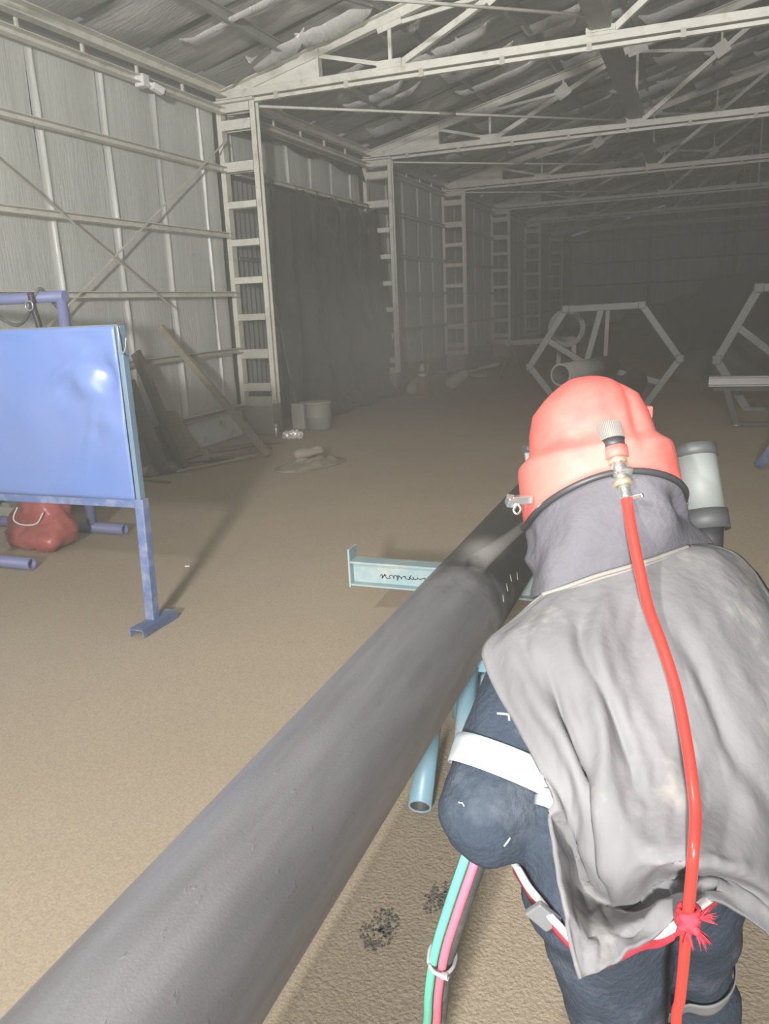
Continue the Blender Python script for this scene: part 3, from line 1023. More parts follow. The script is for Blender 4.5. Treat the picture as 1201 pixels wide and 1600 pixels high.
o = blob('plastic_sack', [((-5.22, 5.08, 0.17), 0.17, (-4.82, 5.0, 0.15), 0.15), ((-5.06, 5.08, 0.30), 0.20, (-4.95, 5.06, 0.32), 0.18),
                          ((-5.05, 5.08, 0.46), 0.16, (-5.0, 5.08, 0.55), 0.08), ((-5.22, 4.92, 0.10), 0.10, (-4.80, 4.87, 0.10), 0.10)], 0.03, 4, M['red_bag'], wrinkle=sackw)
tag(o, 'bulging red plastic sack on the floor under the blue screen', 'sack')
MB().tube(spline([(-5.1, 4.87, 0.36), (-5.13, 4.84, 0.27), (-5.05, 4.83, 0.23), (-4.9, 4.84, 0.24), (-4.83, 4.86, 0.33)]), 0.006, 6).build('tie_string', M['white'], o)

# grey steel skid with a machine at the frame's left edge
t = thing('machine_skid', (-5.9, 5.5, 0), 'dark steel skid with a small machine, left of the red sack', 'machine')
for y in (5.15, 5.9):
    MB().bar((-6.45, y, 0.075), (-5.32, y, 0.075), 0.08, 0.15).build('skid_beam', M['concrete'], t, bevel=0.01)
for x in (-6.3, -5.95, -5.6):
    MB().bar((x, 5.1, 0.17), (x, 5.95, 0.17), 0.09, 0.04).build('slat', M['grey_steel'], t)
MB().box((-5.95, 5.6, 0.36), (0.62, 0.4, 0.34)).build('casing', M['dark'], t, bevel=0.03)
MB().lathe([(0.17, 0), (0.19, 0.03), (0.19, 0.4), (0.14, 0.46), (0.05, 0.5)], (-5.75, 5.32, 0.19), 20, (0, 0, 1)).build('vessel', M['dark'], t)
MB().tube(spline([(-5.6, 5.25, 0.3), (-5.5, 5.15, 0.42), (-5.45, 5.2, 0.52), (-5.6, 5.3, 0.6)]), 0.03, 8).build('pipe_bend', M['grey_steel'], t)

t.location.y += 0.45

# ---------------------------------------------------------------- timber against the left wall
o = MB().bar((-5.09, 8.99, 0.035), (-6.40, 8.83, 1.68), 0.085, 0.07, (0, 1, 0)).build('plank', M['wood'], bevel=0.006)
tag(o, 'long brown timber leaning alone against the wall, lower end nearest the column', 'plank', 'timber at the left wall')
o = MB().bar((-5.72, 8.05, 0.03), (-6.34, 8.2, 1.40), 0.16, 0.05, (0.3, 1, 0)).build('plank', M['dark_wood'], bevel=0.005)
tag(o, 'dark plank leaning behind the blue screen edge, the taller of two', 'plank', 'timber at the left wall')
o = MB().bar((-5.80, 7.75, 0.03), (-6.32, 7.98, 1.05), 0.22, 0.05, (0.3, 1, 0)).build('plank', M['dark_wood'], bevel=0.005)
tag(o, 'wide dark plank leaning low beside the blue screen edge', 'plank', 'timber at the left wall')
MB().bar((-5.765, 7.77, 0.06), (-6.285, 8.02, 1.07), 0.03, 0.02, (0.3, 1, 0)).build('pale_edge', M['pale_wood'], o)
o = MB().poly([(-6.10, 8.50, 0.02), (-6.06, 8.98, 0.02), (-6.40, 8.96, 0.60), (-6.42, 8.53, 0.64)], 0.018).build('plywood_sheet', M['wood'])
tag(o, 'brown plywood offcut leaning on the wall left of the whitewashed plinth', 'plywood')
for a, b, wd, mt, lb in (
        ((-5.72, 7.9, 0.02), (-5.28, 8.98, 0.02), 0.03, 'pale_wood', 'thin pale lath lying on the floor, long and straight'),
        ((-6.12, 7.85, 0.06), (-5.98, 7.60, 0.04), 0.08, 'pale_wood', 'short yellowish wood block on the floor beside the screen edge'),
        ((-5.95, 7.65, 0.025), (-5.62, 8.35, 0.025), 0.09, 'wood', 'flat board lying behind the yellowish block'),
        ((-5.85, 7.45, 0.015), (-5.45, 7.38, 0.015), 0.03, 'wood', 'small stick on the floor in front of the yellowish block'),
        ((-5.75, 8.7, 0.02), (-5.40, 9.6, 0.02), 0.10, 'wood', 'dusty board lying behind the thin pale lath'),
        ((-6.1, 9.2, 0.03), (-5.5, 10.1, 0.03), 0.12, 'wood', 'dusty board lying in front of the whitewashed plinth'),
        ((-5.9, 8.4, 0.015), (-5.45, 8.75, 0.015), 0.05, 'dark_wood', 'dark slat on the floor under the leaning timber')):
    o = MB().bar(a, b, wd, 0.03 if wd < 0.1 else 0.04).build('board', M[mt], bevel=0.003)
    tag(o, lb, 'board', 'offcuts lying at the left wall')
t = thing('spray_can', (-5.95, 10.45, 0), 'small pale can standing at the foot of the column plinth', 'can')
MB().lathe([(0.035, 0), (0.037, 0.01), (0.037, 0.14), (0.025, 0.17)], (-5.78, 10.5, 0.0), 14, (0, 0, 1)).build('can_body', M['galv'], t)
MB().lathe([(0.02, 0), (0.02, 0.03)], (-5.78, 10.5, 0.17), 12, (0, 0, 1)).build('cap', M['white'], t)
o = blob('crumpled_foil', [((-5.60, 10.45, 0.05), 0.06, (-5.38, 10.48, 0.05), 0.05), ((-5.5, 10.45, 0.08), 0.05, (-5.45, 10.5, 0.09), 0.04)], 0.014, 1, M['foil_tape'], wrinkle=lambda p: 0.03 * nz(p, 22))
tag(o, 'crumpled shiny foil on the floor by the column plinth', 'scrap')
t = thing('steel_drum', (-5.45, 11.3, 0), 'small dusty drum with a flat lid right of the first column', 'drum')
MB().lathe([(0.17, 0), (0.19, 0.02), (0.19, 0.18), (0.2, 0.2), (0.19, 0.22), (0.19, 0.40), (0.17, 0.41)], (-5.48, 11.35, 0), 24, (0, 0, 1)).build('shell', M['grey_steel'], t)
MB().lathe([(0.205, 0), (0.21, 0.015), (0.20, 0.03), (0.17, 0.03), (0.16, 0.02)], (-5.48, 11.35, 0.40), 24, (0, 0, 1)).build('lid', M['concrete'], t)
o = MB().box((-5.82, 11.45, 0.2), (0.22, 0.3, 0.40)).build('concrete_block', M['concrete'], bevel=0.015)
tag(o, 'dusty concrete block between the first column and the small drum', 'block')

# crumpled sheeting on the floor
rows = []
for i in range(24):
    r = []
    for j in range(24):
        u, v = j / 23 * 2 - 1, i / 23 * 2 - 1
        e = max(0, 1 - (u * u + v * v))
        r.append((-4.30 + (0.30 * u + 0.1 * v) * math.sqrt(1 - 0.42 * v * v), 8.6 + 0.5 * v * math.sqrt(1 - 0.42 * u * u), 0.006 + e * (0.05 + 0.14 * abs(nz((u * 3, v * 3, 1))))))
    rows.append(r)
o = MB().grid(rows).build('crumpled_sheeting', M['wood'], solid=0.006)
tag(o, 'low crumpled sheeting lying alone on the open floor', 'sheeting')
o = blob('sandbag', [((-4.42, 8.55, 0.14), 0.07, (-4.25, 8.75, 0.16), 0.06)], 0.02, 2, M['wood'], wrinkle=lambda p: 0.015 * nz(p, 12))
tag(o, 'small dusty bag lying on the crumpled sheeting', 'bag')

# ---------------------------------------------------------------- traffic cone with a pole behind
t = thing('traffic_cone', (-5.18, 15.6, 0), 'orange traffic cone with two white bands by the far wall', 'cone')
MB().box((-5.18, 15.6, 0.02), (0.36, 0.36, 0.04)).build('base', M['orange'], t, bevel=0.01)
rz = lambda z: 0.14 - 0.115 * z / 0.72
MB().lathe([(rz(0.04), 0.04), (rz(0.42), 0.42)], (-5.18, 15.6, 0), 20, (0, 0, 1)).build('cone_body', M['orange'], t)
MB().lathe([(rz(0.42) + 0.002, 0.42), (rz(0.47) + 0.002, 0.47)], (-5.18, 15.6, 0), 20, (0, 0, 1)).build('band', M['white'], t)
MB().lathe([(rz(0.47), 0.47), (rz(0.53), 0.53)], (-5.18, 15.6, 0), 20, (0, 0, 1)).build('cone_body', M['orange'], t)
MB().lathe([(rz(0.53) + 0.002, 0.53), (rz(0.66) + 0.002, 0.66)], (-5.18, 15.6, 0), 20, (0, 0, 1)).build('band', M['white'], t)
o = MB().tube([(-5.18, 15.75, 0.0), (-5.10, 15.9, 1.02)], 0.028, 10).build('wooden_pole', M['wood'])
tag(o, 'thin wooden pole standing tilted behind the traffic cone', 'pole')

# scattered clutter along the far left wall
o = blob('sandbag', [((-4.95, 16.9, 0.16), 0.15, (-4.70, 17.05, 0.32), 0.11)], 0.03, 3, M['concrete'], wrinkle=lambda p: 0.02 * nz(p, 9))
tag(o, 'pale dusty bag slumped right of the traffic cone', 'bag')
o = blob('sandbag', [((-5.5, 15.9, 0.14), 0.13, (-5.45, 16.1, 0.3), 0.09)], 0.03, 3, M['concrete'], wrinkle=lambda p: 0.02 * nz(p, 9))
tag(o, 'dusty bag at the wall left of the traffic cone', 'bag')
for i in range(9):
    x, yy = -6.1 + 0.1 * i, 19.4 + 0.5 * math.sin(i * 2.1)
    o = MB().bar((x, yy, 0.1 + 0.05 * (i % 3)), (x + 0.8, yy + 0.8 * math.cos(i * 1.7), 0.14 + 0.11 * (i % 3)), 0.10, 0.07).build('scrap_bar', M['dark'] if i % 2 else M['concrete'])
    tag(o, 'dim scrap steel bar in the heap at the far left wall', 'scrap', 'scrap bars heaped at the far left wall')
# dim trestle
t = thing('trestle', (-4.2, 19.5, 0), 'dim trestle with a top bar, left of the hexagonal frame', 'trestle')
MB().bar((-4.35, 19.5, 0.83), (-2.7, 19.4, 0.90), 0.12, 0.12).build('top_bar', M['grey_steel'], t)
for x, dx in ((-4.2, -0.25), (-4.2, 0.25), (-2.9, -0.25), (-2.9, 0.25)):
    MB().bar((x, 19.45, 0.82), (x + dx, 19.45 + dx, 0.0), 0.07, 0.07, (0, 1, 0)).build('leg', M['dark'], t)

# ---------------------------------------------------------------- hexagonal frames
def hexagon(name, c, s, tilt, label, sx):
    t = thing(name, (c[0], c[1], 0), label, 'frame', 'hexagonal steel frames')
    P = lambda x, z: Vector((c[0] + x * sx, c[1] + x * tilt * sx, c[2] + z * s))
    V = [P(-0.54, 0.95), P(0.52, 0.97), P(1.05, 0.02), P(0.58, -0.86), P(-0.58, -0.86), P(-1.06, -0.08)]
    for i in range(6):
        a, b = V[i], V[(i + 1) % 6]
        MB().bar(a, b, 0.12 * s, 0.11 * s, (0, 1, 0)).build('rim_bar', M['frame_grey'], t, bevel=0.01)
        MB().box(a, (0.14 * s, 0.15 * s, 0.14 * s)).build('corner_plate', M['frame_grey'], t, bevel=0.02)
    ctr = P(-0.24, -0.05)
    for i in (0, 2, 5):
        m = V[i].lerp(V[(i + 1) % 6], 0.48)
        MB().bar(m, ctr, 0.10 * s, 0.09 * s, (0, 1, 0)).build('spoke', M['frame_grey'], t)
    MB().bar(V[0].lerp(V[1], 0.56), P(0.0, 0.05) + Vector((0, 0.35, 0)), 0.07 * s, 0.05 * s, (0, 1, 0)).build('spoke', M['grey_steel'], t)
    MB().lathe([(0.10 * s, -0.08), (0.10 * s, 0.08)], ctr, 16, (0, 1, 0)).build('hub', M['frame_grey'], t)
    for x in (-0.5, 0.5):
        MB().bar(P(x, -0.86), P(x, -0.86) + Vector((0, 0.7, 0)), 0.1, 0.09).build('foot_bar', M['frame_grey'], t)
    return t


hexagon('hexagonal_frame', (-1.44, 13.5, 0.81), 0.87, 0.0, 'grey hexagonal steel frame with spokes standing behind the red helmet', 1.1)
hexagon('hexagonal_frame', (1.33, 13.8, 0.86), 1.02, 0.05, 'dark hexagonal steel frame cut by the right edge, above the pale channel', 1.02)
t = thing('pipe_flange', (-2.25, 15.5, 0), 'round pipe flange ring standing behind the left of the hexagonal frame', 'flange')
g = MB().pipe((-2.32, 15.5, 1.27), (-2.32, 15.62, 1.27), 0.34, 0.25, 32)
g.build('ring', M['frame_grey'], t)
for i in range(10):
    a = 2 * PI * i / 10
    MB().lathe([(0.025, 0), (0.025, 0.03)], (-2.32 + 0.295 * math.cos(a), 15.47, 1.27 + 0.295 * math.sin(a)), 8, (0, 1, 0)).build('bolt', M['grey_steel'], t)
for x in (-2.5, -2.14):
    MB().bar((x, 15.56, 0.0), (x + (0.05 if x < -2.3 else -0.05), 15.56, 1.02), 0.08, 0.08, (0, 1, 0)).build('stand_post', M['grey_steel'], t)

# ---------------------------------------------------------------- second pipe with an open end on a teal stand
o = MB().pipe((-1.72, 11.0, 0.82), (-1.22, 12.4, 0.82), 0.149, 0.127, 32).build('steel_pipe', M['pipe_grey'])
MB().pipe((-1.719, 11.003, 0.82), (-1.221, 12.397, 0.82), 0.1275, 0.122, 32).build('dark_bore', M['dark'], o)  # dark liner: rusty inside, with the shade of the bore coloured in
tag(o, 'shorter grey pipe with its open end showing just left of the red helmet', 'pipe')
t = thing('pipe_stand', (-1.46, 11.7, 0), 'teal pipe stand under the short open-ended pipe', 'stand')
for (x, y) in ((-1.63, 11.25), (-1.30, 12.18)):
    MB().box((x, y, 0.64), (0.26, 0.09, 0.05), (0, 0, -0.34)).build('cradle', M['teal'], t)
    for s in (-1, 1):
        MB().bar((x + 0.08 * s, y, 0.63), (x + 0.2 * s, y - 0.12, 0.0), 0.06, 0.06, (0, 1, 0)).build('leg', M['teal'], t)
MB().bar((-1.63, 11.22, 0.35), (-1.30, 12.15, 0.35), 0.05, 0.05).build('tie_bar', M['teal'], t)

# ---------------------------------------------------------------- pale channel on a trestle at the right
t = thing('steel_channel', (0.9, 12.1, 0), 'pale steel channel lying on a dark trestle at the right edge', 'beam')
MB().channel((0.13, 12.1, 0.62), (2.6, 12.1, 0.62), 0.16, 0.13, 0.012).build('web', M['channel'], t)
t = thing('trestle', (0.9, 12.1, 0), 'dark low trestle carrying the pale channel', 'trestle')
for x in (0.35, 0.92, 1.7):
    MB().bar((x, 12.18, 0.53), (x + 0.16, 12.02, 0.03), 0.07, 0.07, (0, 1, 0)).build('leg', M['dark'], t)
    MB().bar((x, 12.18, 0.53), (x + 0.16, 12.5, 0.03), 0.07, 0.07, (0, 1, 0)).build('leg', M['dark'], t)
    MB().lathe([(0.05, 0), (0.05, 0.02)], (x + 0.16, 12.02, 0.01), 12, (0, 0, 1)).build('foot_plate', M['galv'], t)
MB().bar((0.2, 12.18, 0.50), (2.0, 12.18, 0.50), 0.06, 0.06).build('top_rail', M['dark'], t)
MB().bar((0.5, 12.02, 0.04), (1.86, 12.02, 0.04), 0.05, 0.05).build('floor_rail', M['dark'], t)
t = thing('tripod_foot_stand', (0.75, 9.2, 0), 'slate-blue stand leg reaching in at the right edge of the floor', 'stand')
MB().bar((0.62, 9.05, 0.03), (1.02, 9.5, 0.55), 0.06, 0.06, (0, 0, 1)).build('leg', M['slate_blue'], t)
MB().bar((1.35, 9.15, 0.03), (1.02, 9.5, 0.55), 0.06, 0.06, (0, 0, 1)).build('leg', M['slate_blue'], t)
MB().bar((1.1, 10.0, 0.03), (1.02, 9.5, 0.55), 0.06, 0.06, (0, 0, 1)).build('leg', M['slate_blue'], t)
MB().box((1.02, 9.5, 0.57), (0.2, 0.2, 0.04)).build('head_plate', M['slate_blue'], t)

# covered piles far back
o = blob('covered_pile', [((-0.2, 18.5, 0.1), 0.55, (2.8, 18.8, 0.25), 0.7), ((0.8, 18.6, 0.4), 0.6, (2.2, 19, 0.5), 0.7)], 0.09, 4, M['heap'], wrinkle=lambda p: 0.09 * nz(p, 1.8))
tag(o, 'broad dark covered pile behind the hexagonal frames', 'pile')
o = blob('covered_pile', [((-0.6, 31, 0.6), 1.2, (3.2, 31, 0.9), 1.3), ((0.6, 31, 1.5), 0.9, (3.2, 31, 1.6), 1.0)], 0.16, 4, M['heap'], wrinkle=lambda p: 0.15 * nz(p, 1.0))
tag(o, 'tall black covered load far back in the dust at the right', 'pile')
o = blob('covered_pile', [((-3.4, 26, 0.3), 0.6, (-1.2, 26.4, 0.5), 0.8), ((-1.8, 26.2, 1.0), 0.5, (-1.2, 26.3, 1.0), 0.5)], 0.1, 4, M['heap'], wrinkle=lambda p: 0.1 * nz(p, 1.6))
tag(o, 'dark covered heap far behind the hexagonal frame, seen through its spokes', 'pile')

# ---------------------------------------------------------------- the big pipe and its stands
PX, PZ, PR = -0.849, 0.619, 0.1778
rings = []
NS, NL = 72, 120
for i in range(NL + 1):
    y = -0.9 + 13.0 * i / NL
    rings.append([(PX + PR * math.cos(2 * PI * j / NS), y, PZ + PR * math.sin(2 * PI * j / NS)) for j in range(NS)])
o = MB().grid(rings, close=True).build('blasted_pipe', M['pipe'])
tag(o, 'long dark steel pipe running from the lower left corner towards the helmet', 'pipe')
cp = []
for k_ in range(8):
    a = PI / 2 * k_ / 7
    cp.append((PR * math.cos(a) + 0.0001, 0.10 * math.sin(a)))
MB().lathe(cp, (PX, 12.1, PZ), NS, (0, 1, 0)).build('end_cap', M['pipe_grey'], o)
MB().pipe((PX, -0.9, PZ), (PX, -0.88, PZ), PR, PR - 0.012, NS).build('cut_end', M['grey_steel'], o)
ch = MB()
rnd = random.Random(3)
for i in range(4):
    a = math.radians(12 + 4 * (i % 3))
    y = 2.95 + 0.09 * i
    p = lambda da, dy: (PX + (PR + 0.0012) * math.cos(a + da), y + dy, PZ + (PR + 0.0012) * math.sin(a + da))
    ch.tube([p(0, 0), p(0.12 + 0.06 * rnd.random(), 0.02)], 0.0022, 5)
ch.build('chalk_mark', M['chalk'], o)

t = thing('pipe_rest', (-1.0, 3.95, 0), 'pale teal steel beam under the pipe with an upright end stop', 'stand')
YB = 3.97
pr = [(-0.05, -0.07), (0.05, -0.07), (0.05, -0.06), (0.004, -0.06), (0.004, 0.06), (0.05, 0.06), (0.05, 0.07), (-0.05, 0.07), (-0.05, 0.06), (-0.004, 0.06), (-0.004, -0.06), (-0.05, -0.06)]
MB().extrude(pr, (-1.76, YB, 0.37), (0.05, YB, 0.37)).build('beam', M['teal'], t)
MB().box((-1.765, YB, 0.40), (0.012, 0.11, 0.22)).build('end_stop', M['teal'], t, bevel=0.003)
MB().box((0.055, YB, 0.40), (0.012, 0.11, 0.22)).build('end_stop', M['teal'], t, bevel=0.003)
for x in (-1.05, -0.3):
    for s in (-1, 1):
        MB().tube([(x, YB + 0.02 * s, 0.30), (x, YB + 0.42 * s, 0.035)], 0.032, 14).build('leg', M['sky_blue'], t)
# the scrawl of marker pen on the web: loops and strokes, no readable letters
mk = MB()
pts = []
for i in range(120):
    q = i / 119
    pts.append((-1.60 + 0.29 * q + 0.006 * math.sin(q * 80), YB - 0.0062, 0.352 + 0.004 * q + (0.011 - 0.005 * q) * math.sin(q * 67 + 1.3 * math.sin(q * 19)) + 0.003 * nz((q * 30, 0, 0))))
mk.tube(pts, 0.0022, 4)
for x, z0, z1 in ((-1.585, 0.345, 0.365), (-1.50, 0.335, 0.362), (-1.43, 0.344, 0.372)):
    mk.tube([(x, YB - 0.0062, z0), (x + 0.012, YB - 0.0062, z1)], 0.003, 4)
mk.build('marker_scrawl', M['ink'], t)

t = thing('pipe_jack', (-0.85, 2.9, 0), 'sky-blue tubular stand with an open-ended leg under the near pipe', 'stand')
MB().pipe((-0.868, 2.425, 0.044), (-0.955, 2.95, 0.31), 0.042, 0.036).build('leg', M['sky_blue'], t)
MB().pipe((-0.8684, 2.4274, 0.0452), (-0.90, 2.61, 0.14), 0.0365, 0.034).build('dark_bore', M['dark'], t)  # dark liner paints the shade inside the open leg
MB().pipe((-0.74, 2.50, 0.042), (-0.79, 2.84, 0.41), 0.038, 0.032).build('leg', M['sky_blue'], t)
MB().pipe((-0.86, 3.42, 0.042), (-0.86, 2.95, 0.41), 0.038, 0.032).build('leg', M['sky_blue'], t)
MB().tube([(-0.88, 3.0, 0.10), (-0.875, 3.0, 0.17), (-0.77, 3.0, 0.285), (-0.55, 3.0, 0.41)], 0.03, 14).build('brace', M['sky_blue'], t)
MB().bar((-1.10, 2.90, 0.415), (-0.60, 2.90, 0.415), 0.09, 0.05).build('saddle', M['sky_blue'], t, bevel=0.004)

# ---------------------------------------------------------------- dark patches of spent grit on the floor
def grit(cx, cy, rx, ry, n, seed, label):
    rnd = random.Random(seed)
    g = MB()
    for i in range(n):
        a, q = rnd.random() * 2 * PI, rnd.random() ** 0.6
        x, y = cx + rx * q * math.cos(a), cy + ry * q * math.sin(a)
        s = 0.0015 + 0.0045 * rnd.random() * (1.1 - q * 0.6)
        g.box((x, y, 0.0), (s * 2, s * 1.5, 0.0025), (0, 0, rnd.random() * 3))
    o = g.build('grit_patch', M['grit'])
    tag(o, label, 'grit', kind='stuff')


grit(-0.812, 1.87, 0.055, 0.09, 150, 1, 'speckled patch of dark grit on the sand, clear of the hoses')
grit(-0.69, 2.05, 0.035, 0.08, 90, 2, 'dark grit patch beside the hose bundle')
o = MB().box((-3.47, 4.80, 0.004), (0.035, 0.02, 0.008), (0, 0, 0.3)).build('paper_scrap', M['white'], bevel=0.002)
tag(o, 'tiny white scrap on the open floor right of the screen leg', 'scrap')

# ================================================================ THE BLASTER
CAPE = [
    [(-0.2404, 1.3637, 1.2933), (-0.204, 1.3602, 1.3096), (-0.1526, 1.3851, 1.3267), (-0.0964, 1.4214, 1.3382), (-0.0454, 1.4762, 1.3438), (-0.0033, 1.5583, 1.3404), (0.0318, 1.6547, 1.3182)],
    [(-0.2943, 1.33, 1.2474), (-0.2272, 1.3018, 1.291), (-0.1555, 1.3232, 1.3071), (-0.0903, 1.3508, 1.3145), (-0.0261, 1.4114, 1.3222), (0.0422, 1.5485, 1.3202), (0.1066, 1.7167, 1.2751)],
    [(-0.3284, 1.2646, 1.2188), (-0.2371, 1.2126, 1.2628), (-0.1576, 1.2243, 1.2724), (-0.0816, 1.2545, 1.2737), (-0.0014, 1.309, 1.2768), (0.0787, 1.4166, 1.2714), (0.1619, 1.6238, 1.2205)],
    [(-0.2787, 1.1751, 1.1848), (-0.2016, 1.131, 1.2171), (-0.1316, 1.1429, 1.221), (-0.064, 1.165, 1.2249), (0.0119, 1.216, 1.2212), (0.0927, 1.3047, 1.2064), (0.1893, 1.5018, 1.1399)],
    [(-0.223, 1.1146, 1.1467), (-0.1623, 1.0678, 1.1722), (-0.1048, 1.0788, 1.1705), (-0.0442, 1.0922, 1.1731), (0.0241, 1.1338, 1.1662), (0.1057, 1.2154, 1.1446), (0.2045, 1.3988, 1.0652)],
    [(-0.1793, 1.0609, 1.1104), (-0.1377, 1.0422, 1.1039), (-0.0916, 1.0056, 1.1266), (-0.0301, 1.0195, 1.1298), (0.0348, 1.0594, 1.1218), (0.1132, 1.1376, 1.0921), (0.2181, 1.3095, 1.0023)],
    [(-0.1626, 1.002, 1.0736), (-0.1308, 1.0605, 1.0185), (-0.0825, 0.9687, 1.0796), (-0.0181, 0.9607, 1.1), (0.044, 0.9993, 1.0911), (0.1207, 1.0702, 1.0372), (0.2319, 1.2404, 0.8912)],
    [(-0.1548, 0.9771, 1.0519), (-0.1212, 1.0484, 0.9804), (-0.0779, 0.9775, 1.024), (-0.0134, 0.9621, 1.078), (0.0488, 0.9963, 1.0731), (0.1265, 1.0632, 1.003), (0.2347, 1.2258, 0.8333)],
    [(-0.1445, 0.9522, 1.0271), (-0.1099, 1.0349, 0.9553), (-0.0728, 1.0384, 0.9347), (-0.0138, 1.0365, 1.0057), (0.0529, 1.0637, 1.0095), (0.1318, 1.0975, 0.9585), (0.2432, 1.2597, 0.7827)],
    [(-0.1301, 0.927, 0.9952), (-0.0964, 0.9646, 0.9626), (-0.0589, 0.9694, 0.9668), (-0.0078, 0.998, 0.998), (0.0525, 1.036, 1.0099), (0.134, 1.1016, 0.9298), (0.2441, 1.2546, 0.7628)],
    [(-0.1084, 0.8974, 0.9364), (-0.0782, 0.9173, 0.9455), (-0.0365, 0.9451, 0.9673), (0.0017, 0.976, 0.9849), (0.053, 1.022, 0.9985), (0.1341, 1.0855, 0.9109), (0.2428, 1.223, 0.7297)]]
HOSE = [(-0.1137, 1.4701, 1.4609), (-0.1064, 1.4559, 1.4387), (-0.0892, 1.4048, 1.3893), (-0.0696, 1.3543, 1.3379), (-0.051, 1.3006, 1.2972), (-0.0254, 1.2345, 1.2615), (-0.0037, 1.1769, 1.2222), (0.0103, 1.1129, 1.1908), (0.0199, 1.0535, 1.1622), (0.0255, 1.0149, 1.1344), (0.0238, 0.9638, 1.1121), (0.0209, 0.9545, 1.0614), (0.0193, 0.9567, 1.0107), (0.0183, 0.9699, 0.9388), (0.0165, 0.991, 0.8556), (0.014, 1.0045, 0.7866)]
SEAM = [(-0.2394, 1.3581, 1.2917), (-0.2029, 1.3527, 1.3088), (-0.1517, 1.3775, 1.3258), (-0.0958, 1.4136, 1.3371), (-0.0451, 1.4682, 1.3427), (-0.0031, 1.5492, 1.3393)]
BELT_L = [(-0.2427, 1.1379, 0.9144), (-0.2226, 1.1005, 0.9109), (-0.2004, 1.0748, 0.9067), (-0.175, 1.0598, 0.8962), (-0.1479, 1.0546, 0.8788), (-0.105, 1.0555, 0.861)]
BELT_R = [(-0.0392, 1.0083, 0.918), (-0.0137, 0.9834, 0.9529), (0.0059, 0.9715, 0.9827), (0.0186, 0.9708, 1.0027)]
BUNDLE = [(-0.3162, 1.4522, 0.9945), (-0.3098, 1.2895, 0.9577), (-0.3153, 1.2083, 0.9114), (-0.3237, 1.1718, 0.871), (-0.3522, 1.168, 0.7757), (-0.3821, 1.1717, 0.6694), (-0.404, 1.1892, 0.5617), (-0.4288, 1.2305, 0.4233)]

person = thing('person', (-0.03, 1.28, 0), 'bent person in red blasting helmet, grey cape and navy coverall, working beside the long pipe', 'person')


def cloth_wrinkle(p):
    q = abs(nz((p.x * 1.0, p.y * 1.0, p.z * 1.0), 7.0, 4))
    return 0.008 * nz(p, 9, 1) + 0.020 * (0.25 - q) + 0.004 * nz(p, 22, 7)


L_SH, L_EL, L_HA = (-0.240, 1.31, 1.140), (-0.285, 1.135, 0.990), (-0.255, 1.43, 0.985)
PXZ_T = Vector((-0.794, 2.98, 0.791))          # where the jet strikes the pipe
TIP = Vector((-0.4035, 2.2525, 1.2112))
nd = (PXZ_T - TIP).normalized()
NZ0 = TIP - nd * 0.355
R_SH, R_EL = (0.085, 1.53, 1.17), (0.11, 1.76, 1.03)
R_HA = tuple(NZ0 + Vector((0.055, -0.03, 0.03)))
PEL = (-0.03, 1.215, 0.93)
body = blob('body', [
    (PEL, 0.14, (-0.06, 1.25, 1.01), 0.14), ((-0.12, 1.15, 0.93), 0.105, (0.02, 1.24, 0.93), 0.10),
    ((-0.06, 1.25, 1.01), 0.14, (-0.085, 1.38, 1.10), 0.14), ((-0.16, 1.33, 1.10), 0.11, (0.02, 1.44, 1.12), 0.11),
    ((-0.085, 1.37, 1.10), 0.13, (-0.125, 1.53, 1.24), 0.08), ((-0.125, 1.53, 1.24), 0.07, (-0.16, 1.60, 1.37), 0.062),
    ((-0.16, 1.59, 1.44), 0.085, (-0.185, 1.66, 1.50), 0.092), ((-0.185, 1.67, 1.41), 0.06, (-0.20, 1.69, 1.42), 0.06),
    (L_SH, 0.095, (-0.268, 1.215, 1.06), 0.092), ((-0.268, 1.215, 1.06), 0.092, L_EL, 0.084), (L_EL, 0.080, (-0.235, 1.165, 0.975), 0.072), (L_EL, 0.084, (-0.262, 1.25, 0.975), 0.077), ((-0.262, 1.25, 0.975), 0.077, (-0.262, 1.33, 0.98), 0.058), ((-0.262, 1.33, 0.98), 0.055, L_HA, 0.042),
    ((-0.15, 1.36, 1.14), 0.09, L_SH, 0.083),
    ((0.0, 1.46, 1.16), 0.09, R_SH, 0.083), (R_SH, 0.083, R_EL, 0.07), (R_EL, 0.07, R_HA, 0.045),
    ((-0.115, 1.15, 0.88), 0.118, (-0.075, 1.255, 0.50), 0.088), ((-0.075, 1.255, 0.50), 0.088, (-0.10, 1.19, 0.12), 0.078),
    ((0.025, 1.25, 0.88), 0.098, (0.045, 1.40, 0.53), 0.068), ((0.045, 1.40, 0.53), 0.070, (0.05, 1.42, 0.44), 0.086), ((0.05, 1.42, 0.44), 0.086, (0.085, 1.40, 0.12), 0.075),
], 0.013, 6, M['navy'], person, wrinkle=cloth_wrinkle)
# the face under the helmet is skin
body.data.materials.append(M['skin'])
for p in body.data.polygons:
    if p.center.z > 1.33 and (p.center - Vector((-0.16, 1.6, 1.42))).length < 0.22:
        p.material_index = 1


